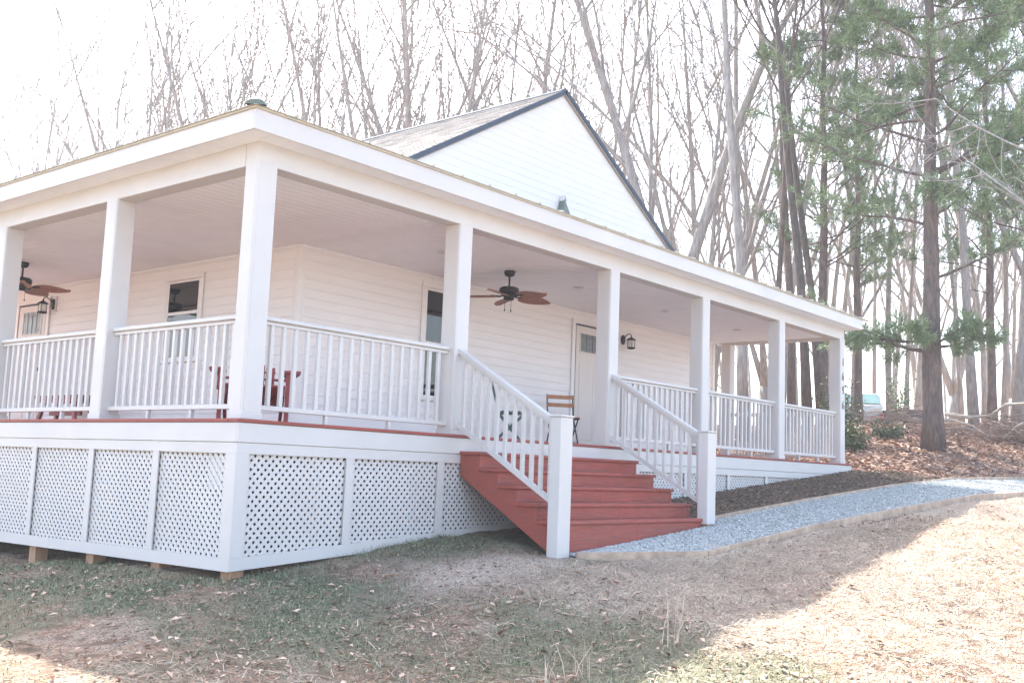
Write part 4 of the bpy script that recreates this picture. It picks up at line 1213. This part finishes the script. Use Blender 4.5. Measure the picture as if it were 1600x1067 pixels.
FAR = [('e', 24.1, 65.8, 1.09, 2.56), ('a', 24.7, 63.8, 1.20, 6.22), ('e', 24.4, 57.5, 1.24, 5.68), ('b', 34.0, 73.7, 1.12, 6.21), ('c', 26.3, 55.1, 1.20, 6.22), ('c', 38.4, 74.7, 1.21, 0.13), ('a', 34.4, 61.9, 0.92, 3.86), ('e', 40.9, 70.1, 1.09, 5.79), ('a', 34.4, 54.8, 1.01, 0.48), ('b', 32.5, 47.8, 1.24, 1.83), ('e', 46.5, 65.3, 1.01, 6.02), ('c', 42.9, 54.7, 1.20, 2.43), ('a', 51.1, 61.4, 1.12, 5.91), ('s', 46.9, 53.8, 1.15, 5.88), ('e', 44.5, 48.1, 1.09, 0.07), ('a', 53.5, 54.7, 1.03, 3.70), ('e', 56.1, 54.7, 1.06, 4.27), ('s', 59.9, 54.4, 1.07, 3.70), ('e', 44.9, 36.2, 0.99, 2.87), ('e', 53.5, 41.8, 0.96, 4.76), ('c', 53.7, 38.5, 0.94, 5.11), ('b', 66.6, 45.1, 1.01, 1.40), ('b', 55.4, 34.7, 1.14, 4.08), ('e', 66.1, 41.0, 1.14, 1.41), ('a', 78.6, 44.1, 1.02, 4.08), ('b', 65.0, 33.0, 1.18, 0.21), ('f', 62.1, 28.8, 0.96, 1.75), ('f', 72.8, 32.2, 1.02, 0.81), ('e', 78.1, 33.4, 1.06, 3.98), ('a', 72.1, 27.9, 1.22, 0.98), ('f', 76.0, 37.2, 1.25, 2.73), ('e', 71.2, 30.6, 1.09, 5.59), ('f', 73.8, 30.0, 1.22, 5.63), ('a', 56.0, 18.9, 1.08, 2.60), ('a', 76.4, 24.8, 1.02, 1.24), ('a', 53.6, 13.6, 1.07, 3.59), ('a', 66.2, 16.4, 1.20, 4.87), ('e', 67.7, 15.0, 0.95, 0.45), ('f', 54.9, 9.1, 0.90, 4.54), ('a', 64.6, 9.4, 1.12, 2.71), ('b', 36.3, 10.1, 1.09, 4.37), ('f', 50.0, 14.2, 1.18, 1.65), ('s', 46.4, 10.9, 1.01, 3.34), ('a', 38.5, 7.2, 1.13, 2.36), ('e', 47.6, 8.6, 1.10, 5.02), ('f', 39.4, 4.8, 0.92, 2.04), ('c', 48.4, 6.0, 0.99, 3.76)]
for k, x, y, s, r, l in TREES:
    put_tree(k, x, y, l, s, r, 'bare hardwood trees behind the house', tilt=(RNG.uniform(-.05, .05), RNG.uniform(-.05, .05)))
for k, x, y, s, r in FAR:
    put_tree(k, x, y, 'pale bare tree deep in the woods, one of the far trunks', s, r, 'far trees deep in the woods', tilt=(RNG.uniform(-.04, .04), RNG.uniform(-.04, .04)))
put_tree('f', 14.62, -4.95, 'bare tree with pale drooping twigs hanging in from the upper right', .72, 1.1, 'bare hardwood trees behind the house')
# dark thick trunks seen through the far end of the porch
for x, y, l, bk, s in ((19.25, 3.37, 'dark ivy-barked trunk just left of the porch end post', 'barkdark', 1.25), (20.3, 3.45, 'dark trunk right behind the porch end post', 'barkdark', 1.1),
                       (21.8, 5.01, 'brownish leaning trunk seen through the last railing bay', 'pinebark', 1.15), (20.69, 5.01, 'slim brownish trunk seen beside the fifth porch post', 'pinebark', .95),
                       (18.57, 4.79, 'pale thick trunk seen beside the rear porch post', 'bark', 1.35)):
    put_tree('e', x, y, l, s, RNG.uniform(0, 6), 'thick trunks beyond the porch end', bk, (RNG.uniform(-.03, .03), RNG.uniform(-.03, .03)), .8)

def needles(tufts, seed, ln=(.15, .26), nn=24, wd=.015):
    rs = np.random.RandomState(seed); T = len(tufts)
    P = np.array([t[0] for t in tufts]); Dv = np.array([t[1] for t in tufts])
    P = np.repeat(P, nn, 0); Dv = np.repeat(Dv, nn, 0); n = len(P)
    d = Dv*.75+rs.normal(0, .62, (n, 3)); d[:, 2] += .12; d /= np.linalg.norm(d, axis=1)[:, None]
    P = P-Dv*rs.uniform(0, .16, (n, 1))
    L_ = rs.uniform(*ln, n)[:, None]; s = np.cross(d, rs.normal(0, 1, (n, 3))); s /= np.linalg.norm(s, axis=1)[:, None]; s *= wd/2
    mid = P+d*L_*.5
    tip = P+d*L_; tip[:, 2] -= L_[:, 0]*.12
    V = np.stack([P, mid-s, tip, mid+s], 1)
    F = np.array([(0, 1, 2, 3)])[None]+(np.arange(n)*4)[:, None, None]
    return V.reshape(-1, 3), F.reshape(-1, 4)
def make_pine(seed, H, r, h0, step, lmax, fork=None, dead=.25, low=None, nn=24):
    rs = random.Random(seed)
    tv, tf, cv, cf = [], [], [], []; tufts = []
    path = [Vector((0, 0, 0))]; rr = [r*1.25]
    for i in range(1, 15):
        t = i/14; path.append(Vector((rs.uniform(-.05, .05)*2*t, rs.uniform(-.05, .05)*2*t, H*t))); rr.append(r*(1-t*.9))
    tube_data(path, rr, 10, tv, tf)
    stems = [(path, H)]
    if fork:
        b = Vector((0, 0, fork)); p2 = [b+Vector((0, 0, -.1))]+[b+Vector((.12+.5*t**.6*.6, .1*t, (H-fork)*.85*t)) for t in (.1, .25, .5, .75, 1)]
        tube_data(p2, [r*.45, r*.4, r*.34, r*.26, r*.16, .02], 8, tv, tf)
    def limb(p, d, L_, rad0, alive):
        pts = [p]; n = 6; q = p; dd = d
        for i in range(n):
            dd = (dd+Vector((rs.uniform(-.24, .24), rs.uniform(-.24, .24), rs.uniform(-.18, .2)))).normalized(); q = q+dd*L_/n; pts.append(q)
        tube_data(pts, [rad0*(1-.8*i/n) for i in range(n+1)], 5, cv, cf, cap=False)
        for i in range(2, n+1):
            for s in range(2 if alive else 1):
                bd = (rand_dir(rs, dd, rad(rs.uniform(30, 65)))+Vector((0, 0, .12))).normalized(); bl = L_*rs.uniform(.16, .34)
                e1 = pts[i]+bd*bl*.5; bd2 = (bd+Vector((rs.uniform(-.25, .25), rs.uniform(-.25, .25), rs.uniform(0, .3)))).normalized(); e2 = e1+bd2*bl*.5
                tube_data([pts[i], e1, e2], [rad0*.3, rad0*.22, .005], 3, cv, cf, cap=False)
                if alive:
                    for k in range(5):
                        t = .35+.65*k/4; pp = pts[i]+(e2-pts[i])*t
                        o = Vector((rs.gauss(0, .09), rs.gauss(0, .09), rs.gauss(0, .05)))
                        tufts.append((tuple(pp+o), tuple((bd2+o*3).normalized())))
        if alive: tufts.append((tuple(pts[-1]), tuple(dd)))
    h = h0
    while h < H*.98:
        t = (h-h0)/(H-h0)
        for k in range(rs.choice((1, 2, 2, 3))):
            a = rs.uniform(0, 6.28); L_ = (lmax*(1-t*.75))*rs.uniform(.55, 1.15)
            limb(Vector((0, 0, h+rs.uniform(-.2, .2))), Vector((math.cos(a), math.sin(a), rs.uniform(-.05, .75))).normalized(), L_, r*.20*(1-t*.6), rs.random() > dead)
        h += step*rs.uniform(.7, 1.3)
    for (a, hh, L_, up) in (low or []):
        limb(Vector((0, 0, hh)), Vector((math.cos(a), math.sin(a), up)).normalized(), L_, r*.17, True)
    def mk(nm, v, f, m):
        me = bpy.data.meshes.new(nm); me.from_pydata([tuple(q) for q in v], [], f); me.polygons.foreach_set('use_smooth', [True]*len(me.polygons)); me.materials.append(m); me.update(); return me
    V, F = needles(tufts, seed, nn=nn)
    nm = bpy.data.meshes.new('needles'); nm.from_pydata(V.tolist(), [], F.tolist()); nm.materials.append(M['needles']); nm.update()
    return mk('trunk', tv, tf, M['pinebark']), mk('limbs', cv, cf, M['pinebark']), nm
def put_pine(meshes, x, y, label, s=1, rot=0):
    e = empty('pine_tree', (x, y, gz(x, y)-.15)); tag(e, label, 'tree', 'pines at the edge of the woods'); e.rotation_euler = (0, 0, rot); e.scale = (s,)*3
    par = {}
    for nm, me in zip(('trunk', 'crown', 'needles'), meshes):
        o = bpy.data.objects.new(nm, me); COL.objects.link(o); o.parent = par['crown'] if nm == 'needles' else e; par[nm] = o
    return e
# a limb pointing to screen left runs along about (-.30, .95); to screen right (.30, -.95)
la = math.atan2(.95, -.30)
big = make_pine(41, 15.5, .25, 6.2, .42, 3.3, fork=8.4, dead=.18, nn=32,
    low=[(la, 2.4, 2.5, .03), (la+.5, 2.6, 2.1, .05), (la-.5, 2.5, 1.7, .1), (la+1.6, 2.7, 1.5, .1), (la+3.1, 2.5, 1.3, .05), (la+2.4, 2.6, 1.2, .1), (la+3.2, 4.1, 3.0, .35), (la+2.9, 5.6, 2.6, .3), (la, 5.4, 2.9, .15), (la+.2, 6.6, 3.4, .1), (la-.2, 7.4, 3.6, .3)])
put_pine(big, 19.31, .39, 'large pine with a dark trunk and low spreading needles right of the porch')
p2 = make_pine(42, 17, .17, 5.0, .42, 3.2, dead=.2, nn=24)
p3 = make_pine(43, 17, .16, 4.5, .6, 2.6, dead=.2, nn=24)
put_pine(p2, 22.5, 4.4, 'dense pine with pale green needles above the right end of the porch roof', .95, 1.0)
put_pine(p2, 29.94, 6.31, 'pine between the porch end and the big pine, farther back', 1.0, 2.6)
put_pine(p3, 33.18, 2.84, 'slim pine right of the big pine, far back', 1.1, 1.3)
put_pine(p3, 23.73, -.75, 'pine at the right edge with boughs reaching into the photograph', 1.0, 4.0)

# ------------------------------------------------------------------ edge of the woods
def bush(name, label, pos, rx, rz, n, seed, m, leaf=(.03, .06), cat='shrub'):
    rs = np.random.RandomState(seed); z0 = gz(*pos)
    e = empty(name, (pos[0], pos[1], z0)); tag(e, label, cat, 'shrubs on the bank')
    v, f = [], []
    r2 = random.Random(seed)
    tips = []
    for k in range(14):
        a = r2.uniform(0, 6.28); q = Vector((math.cos(a)*rx*r2.uniform(.3, .95), math.sin(a)*rx*r2.uniform(.3, .95), rz*r2.uniform(.4, 1)))
        tube_data([Vector((0, 0, -.05)), q*.5+Vector((0, 0, .08)), q], [.012, .009, .004], 4, v, f); tips.append(q)
    mesh_obj('stems', v, f, M['brush'], e, WLOC[e.name], recalc=False)
    T = np.array([tips[i] for i in rs.randint(0, len(tips), n)])*rs.uniform(.35, 1.1, (n, 1))+rs.normal(0, rx*.16, (n, 3))
    T[:, 2] = np.abs(T[:, 2])
    s = rs.uniform(*leaf, n)[:, None]; d = rs.normal(0, 1, (n, 3)); d /= np.linalg.norm(d, axis=1)[:, None]; w = np.cross(d, rs.normal(0, 1, (n, 3))); w /= np.linalg.norm(w, axis=1)[:, None]
    V = np.stack([T-d*s, T+w*s*.5, T+d*s, T-w*s*.5], 1).reshape(-1, 3); F = np.array([(0, 1, 2, 3)])[None]+(np.arange(n)*4)[:, None, None]
    me = bpy.data.meshes.new('foliage'); me.from_pydata(V.tolist(), [], F.reshape(-1, 4).tolist()); me.materials.append(m)
    link('foliage', me, None, e, WLOC[e.name])
bush('shrub', 'small dark evergreen shrub at the foot of the porch end post', (17.79, 1.75), .55, .6, 1300, 71, M['holly'])
bush('shrub', 'taller evergreen shrub behind the porch end post numbers', (18.6, 2.35), .5, 1.5, 700, 72, M['holly'])
bush('shrub', 'low green shrub on the leafy bank left of the big pine', (21.4, 2.15), .5, .35, 600, 73, M['holly'])
bush('shrub', 'evergreen shrub in front of the parked pale car', (27.5, 5.9), 1.0, .8, 900, 74, M['holly'])
bush('shrub', 'pale green young pine bush left of the big pine trunk', (30.5, 5.2), .7, 1.9, 700, 75, M['needles'])

def car(label, pos, rot):
    e = tagged('car', label, 'car', (pos[0], pos[1], gz(*pos)+.02), rot, None)
    prof = [(-2.1, .35), (2.1, .35), (2.15, .7), (2.0, .92), (1.15, 1.0), (.55, 1.48), (-1.5, 1.5), (-2.05, 1.0), (-2.15, .7)]
    n = len(prof); v = []
    for yy, k in ((-.86, 1), (.86, 1)):
        for q in prof: v.append((q[0], yy*(.86 if q[1] > 1.2 else 1), q[1]))
    f = [tuple(range(n)), tuple(range(n, 2*n))]+[(i, (i+1) % n, n+(i+1) % n, n+i) for i in range(n)]
    lpart(mesh_obj('body', v, f, M['carpaint'], None), e)
    lpart(hexa('windshield', [(1.08, -.76, 1.06), (1.13, -.76, 1.06), (1.13, .76, 1.06), (1.08, .76, 1.06), (.60, -.68, 1.44), (.66, -.68, 1.45), (.66, .68, 1.45), (.60, .68, 1.44)], M['carglass'], None), e)
    for s in (-1, 1):
        lpart(hexa('side_window', [(-1.5, s*.84, 1.03), (.95, s*.84, 1.03), (.95, s*.88, 1.03), (-1.5, s*.88, 1.03), (-1.35, s*.745, 1.42), (.5, s*.745, 1.42), (.5, s*.785, 1.42), (-1.35, s*.785, 1.42)], M['carglass'], None), e)
        lbox('headlight', (2.02, s*.62-.18, .68), (2.16, s*.62+.18, .82), M['lampglass'], e, .02)
        for wx in (-1.35, 1.35):
            w = llathe('wheel', [(.05, -.1), (.3, -.1), (.33, -.06), (.33, .06), (.3, .1), (.05, .1)], M['rubber'], e, 18, (wx, s*.78, .33)); w.rotation_euler = (rad(90), 0, 0)
car('pale car with blue green windows parked up the bank beyond the porch end', (34.6, 8.1), rad(200))
tr = tagged('utility_trailer', 'small dark trailer between trunks on top of the bank', 'trailer', (35.9, 6.9, gz(35.9, 6.9)), rad(60), None)
lbox('bed', (-.9, -.6, .45), (.9, .6, .52), M['trailer'], tr)
for a, b in (((-.9, -.6, .521), (.9, -.56, .85)), ((-.9, .56, .521), (.9, .6, .85)), ((-.9, -.559, .521), (-.86, .559, .85)), ((.86, -.559, .521), (.9, .559, .85))): lbox('side_board', a, b, M['trailer'], tr)
for s in (-1, 1):
    w = llathe('wheel', [(.04, -.07), (.24, -.07), (.26, -.03), (.26, .03), (.24, .07), (.04, .07)], M['rubber'], tr, 16, (0, s*.7, .26)); w.rotation_euler = (rad(90), 0, 0)
mk_ = tagged('marker_post', 'small red marker post beside a trunk up the bank', 'marker', (31.6, 6.1, gz(31.6, 6.1)), 0, None)
lbox('reflector', (-.08, -.06, .22), (.08, .06, .58), M['redlamp'], mk_, .03); lbox('stake', (-.03, -.03, -.1), (.03, .03, .219), M['trailer'], mk_)

# brush pile and fallen limbs
def brush_pile(pos, label, n, rx, hz, seed):
    rs = random.Random(seed); z0 = gz(*pos); e = empty('brush_pile', (pos[0], pos[1], z0)); tag(e, label, 'brush pile', None)
    for part_, cnt_ in (('sticks', n),):
        v, f = [], []
        for k in range(cnt_):
            a = rs.uniform(0, 6.28); q = Vector((rs.gauss(0, rx*.5), rs.gauss(0, rx*.4), abs(rs.gauss(0, hz*.45))))
            d = Vector((math.cos(a), math.sin(a), rs.uniform(-.25, .35)))*rs.uniform(.3, 1.0); m_ = Vector((rs.uniform(-.12, .12), rs.uniform(-.12, .12), rs.uniform(-.05, .15)))
            w_ = rs.uniform(.004, .013); tube_data([q-d, q+m_, q+d], [w_, w_*.9, w_*.4], 4, v, f)
        tag(mesh_obj(part_, v, f, M['brush'], e, WLOC[e.name], recalc=False), kind='stuff')
brush_pile((24.2, -.1), 'tangled pile of brush and roots at the right edge of the bank', 170, 1.0, .6, 81)
brush_pile((23.9, 1.6), 'low tangle of sticks right behind the big pine', 90, 1.6, .35, 82)
brush_pile((28.0, 4.3), 'heap of brush on top of the bank left of the big pine', 130, 1.3, .5, 83)
def fallen(path, r, label):
    P = [Vector((x, y, gz(x, y)+h)) for x, y, h in path]
    o = tube('fallen_limb', [q-P[0] for q in P], [r*(1-.6*i/len(P)) for i in range(len(P))], M['palelog'], None, 8, P[0]); tag(o, label, 'fallen limb', 'fallen limbs on the bank')
fallen([(24.6, 1.75, .55), (24.5, 1.1, .5), (24.4, .5, .62), (24.3, .1, .95), (24.2, -.5, 1.05), (24.0, -1.2, .9)], .06, 'pale curved fallen limb arching over the brush pile')
fallen([(22.6, 1.5, .3), (22.7, 1.1, .55), (22.8, .6, .45), (23.0, .2, .2)], .028, 'thin pale fallen branch beside the big pine trunk')
fallen([(23.6, .0, .1), (23.4, -.4, .5), (23.2, -.8, .75), (23.1, -1.2, .8)], .03, 'short pale limb leaning on the brush pile')

# ------------------------------------------------------------------ haze volume added to imitate glare that pales the trees
hm = bpy.data.materials.new('haze'); hm.use_nodes = True
hn = hm.node_tree.nodes; hn.remove(hn['Principled BSDF'])
pv = hn.new('ShaderNodeVolumePrincipled'); pv.inputs['Color'].default_value = (.9, .93, 1, 1); pv.inputs['Density'].default_value = .0016
hm.node_tree.links.new(pv.outputs[0], hn['Material Output'].inputs['Volume'])
hz_ = box('haze', (-432, -432, -16), (432, 432, 34), hm, None, 0); tag(hz_, 'thin haze volume added to pale the distant trees', kind='stuff')
# ------------------------------------------------------------------ done
